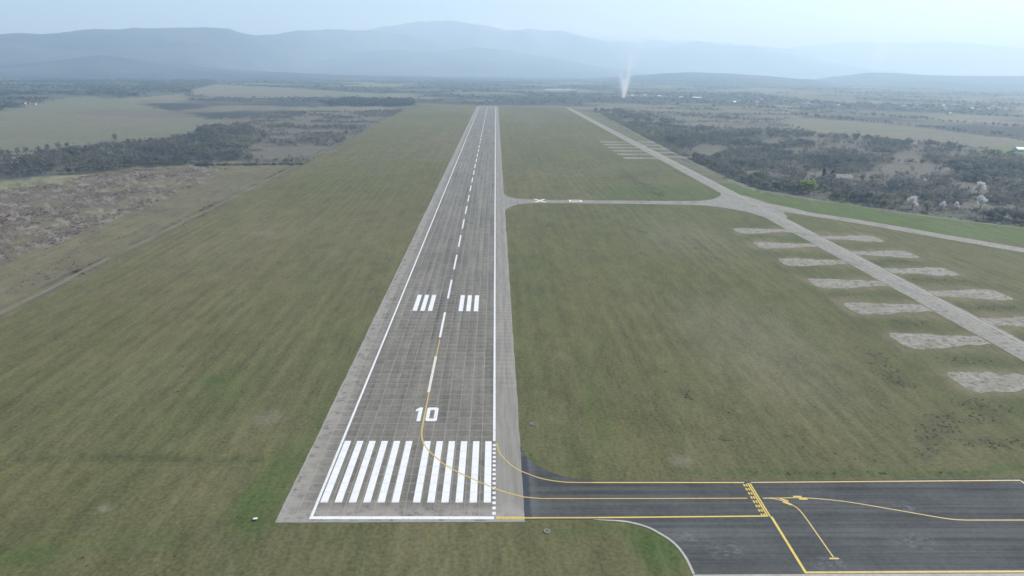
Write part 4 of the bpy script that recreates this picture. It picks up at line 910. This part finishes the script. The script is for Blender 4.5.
# ------------------------------------------------------------------- smoke
def smoke(name, base, rings, dens, scale, label, strands, col=(.97, .97, .97), seed=0):
    n = 20; v, f = [], []
    for (dx, dy, z, rx) in rings:
        for k in range(n):
            a = 2*math.pi*k/n; q = rx*(.85+.3*float(vnoise(np.array([k*.9]), np.array([z/rings[-1][2]*7.]), 3+seed)[0])); v.append((dx+q*math.cos(a), dy+q*math.sin(a), z))
    for s_ in range(len(rings)-1): f += [(s_*n+k, s_*n+(k+1) % n, (s_+1)*n+(k+1) % n, (s_+1)*n+k) for k in range(n)]
    f.append(tuple(range(n))[::-1]); f.append(tuple(range((len(rings)-1)*n, len(rings)*n)))
    m = bpy.data.materials.new(name+'_vapour'); m.use_nodes = True; t = m.node_tree; t.nodes.clear()
    out = t.nodes.new('ShaderNodeOutputMaterial'); pv = t.nodes.new('ShaderNodeVolumePrincipled'); pv.inputs['Color'].default_value = (*col, 1); pv.inputs['Anisotropy'].default_value = .3
    tc = t.nodes.new('ShaderNodeTexCoord'); nz = t.nodes.new('ShaderNodeTexNoise'); nz.inputs['Scale'].default_value = scale; nz.inputs['Detail'].default_value = 4
    mp = t.nodes.new('ShaderNodeVectorMath'); mp.operation = 'MULTIPLY'; mp.inputs[1].default_value = (1, 1, .35)
    t.links.new(tc.outputs['Object'], mp.inputs[0]); t.links.new(mp.outputs[0], nz.inputs['Vector'])
    mr = t.nodes.new('ShaderNodeMapRange'); mr.inputs[1].default_value = .34; mr.inputs[2].default_value = .62; t.links.new(nz.outputs[0], mr.inputs[0])
    sp_ = t.nodes.new('ShaderNodeSeparateXYZ'); t.links.new(tc.outputs['Object'], sp_.inputs[0])
    hr = t.nodes.new('ShaderNodeMapRange'); hr.inputs[1].default_value = 0; hr.inputs[2].default_value = rings[-1][2]; hr.inputs[3].default_value = 1; hr.inputs[4].default_value = 0.0; t.links.new(sp_.outputs[2], hr.inputs[0])
    pw = t.nodes.new('ShaderNodeMath'); pw.operation = 'POWER'; pw.inputs[1].default_value = 2.2; t.links.new(hr.outputs[0], pw.inputs[0])
    mu = t.nodes.new('ShaderNodeMath'); mu.operation = 'MULTIPLY'; t.links.new(mr.outputs[0], mu.inputs[0]); t.links.new(pw.outputs[0], mu.inputs[1])
    def mt(op, a, b):
        q = t.nodes.new('ShaderNodeMath'); q.operation = op
        for k_, v_ in enumerate((a, b)):
            if isinstance(v_, bpy.types.NodeSocket): t.links.new(v_, q.inputs[k_])
            else: q.inputs[k_].default_value = v_
        return q.outputs[0]
    X_, Y_, Z_ = sp_.outputs; tot = None
    for (a0, a1, r0, r1, ztop, amp) in strands:       # every strand: a leaning axis, a widening radius, fading upwards
        dx_ = mt('SUBTRACT', X_, mt('ADD', mt('MULTIPLY', Z_, a1), a0)); rad = mt('ADD', mt('MULTIPLY', Z_, r1), r0)
        d_ = mt('DIVIDE', mt('POWER', mt('ADD', mt('MULTIPLY', dx_, dx_), mt('MULTIPLY', Y_, Y_)), .5), rad)
        rf = t.nodes.new('ShaderNodeMapRange'); rf.interpolation_type = 'SMOOTHSTEP'; rf.inputs[1].default_value = 1.0; rf.inputs[2].default_value = .0; t.links.new(d_, rf.inputs[0])
        zf = t.nodes.new('ShaderNodeMapRange'); zf.interpolation_type = 'SMOOTHSTEP'; zf.inputs[1].default_value = ztop; zf.inputs[2].default_value = ztop*.1; t.links.new(Z_, zf.inputs[0])
        val = mt('MULTIPLY', mt('MULTIPLY', rf.outputs[0], zf.outputs[0]), amp); tot = val if tot is None else mt('ADD', tot, val)
    mu = t.nodes.new('ShaderNodeMath'); mu.operation = 'MULTIPLY'; t.links.new(mr.outputs[0], mu.inputs[0]); t.links.new(tot, mu.inputs[1])
    m2 = t.nodes.new('ShaderNodeMath'); m2.operation = 'MULTIPLY'; m2.inputs[1].default_value = dens; t.links.new(mu.outputs[0], m2.inputs[0])
    t.links.new(m2.outputs[0], pv.inputs['Density']); t.links.new(pv.outputs[0], out.inputs['Volume'])
    o = link(name, mesh(name, v, f, m)); o.location = base; tag(o, label, 'smoke'); return o
bx_, by_ = G(623.5, 98)
smoke('smoke_plume', (bx_, by_, .5), [(0, 0, 0, 20), (0, 0, 20, 30), (0, 0, 60, 46), (8, 0, 110, 62), (18, 0, 170, 78), (30, 0, 240, 90)], .11, .045, 'column of white smoke rising from a fire on the far plain',
    [(-1, -.08, 9, .24, 110, 1.0), (1, .16, 7, .19, 235, .30), (0, .02, 9, .28, 95, 1.3)])
a_, e_ = AE(874, 69); d_ = 9100
smoke('distant_smoke', (CAM[0]+d_*math.sin(a_), CAM[1]+d_*math.cos(a_), max(1.0, CAM[2]+d_*math.tan(e_)-40)), [(0, 0, 0, 40), (0, 0, 80, 130), (0, 0, 200, 240), (20, 0, 330, 300), (30, 0, 430, 300)], .012, .009, 'faint pale smoke drifting before the haziest mountains at right',
    [(0, .25, 25, .35, 420, 1.0), (0, -.3, 25, .3, 330, .7)], seed=4)

# -------------------------------------------------------------------- haze
hb = link('haze', bmesh_box('haze', None, -52000, 52000, -52000, 52000, -1.4, HAZE_TOP)); tag(hb, 'thin blue-white haze filling the whole valley', 'haze', kind='stuff')
hm = bpy.data.materials.new('valley_haze'); hm.use_nodes = True; t = hm.node_tree; t.nodes.clear()
out = t.nodes.new('ShaderNodeOutputMaterial'); pv = t.nodes.new('ShaderNodeVolumePrincipled')
pv.inputs['Color'].default_value = (.59, .825, .985, 1); pv.inputs['Absorption Color'].default_value = (.29, .29, .29, 1); pv.inputs['Density'].default_value = HAZE_DENSITY; pv.inputs['Anisotropy'].default_value = .24
t.links.new(pv.outputs[0], out.inputs["Volume"]); hb.data.materials.append(hm)
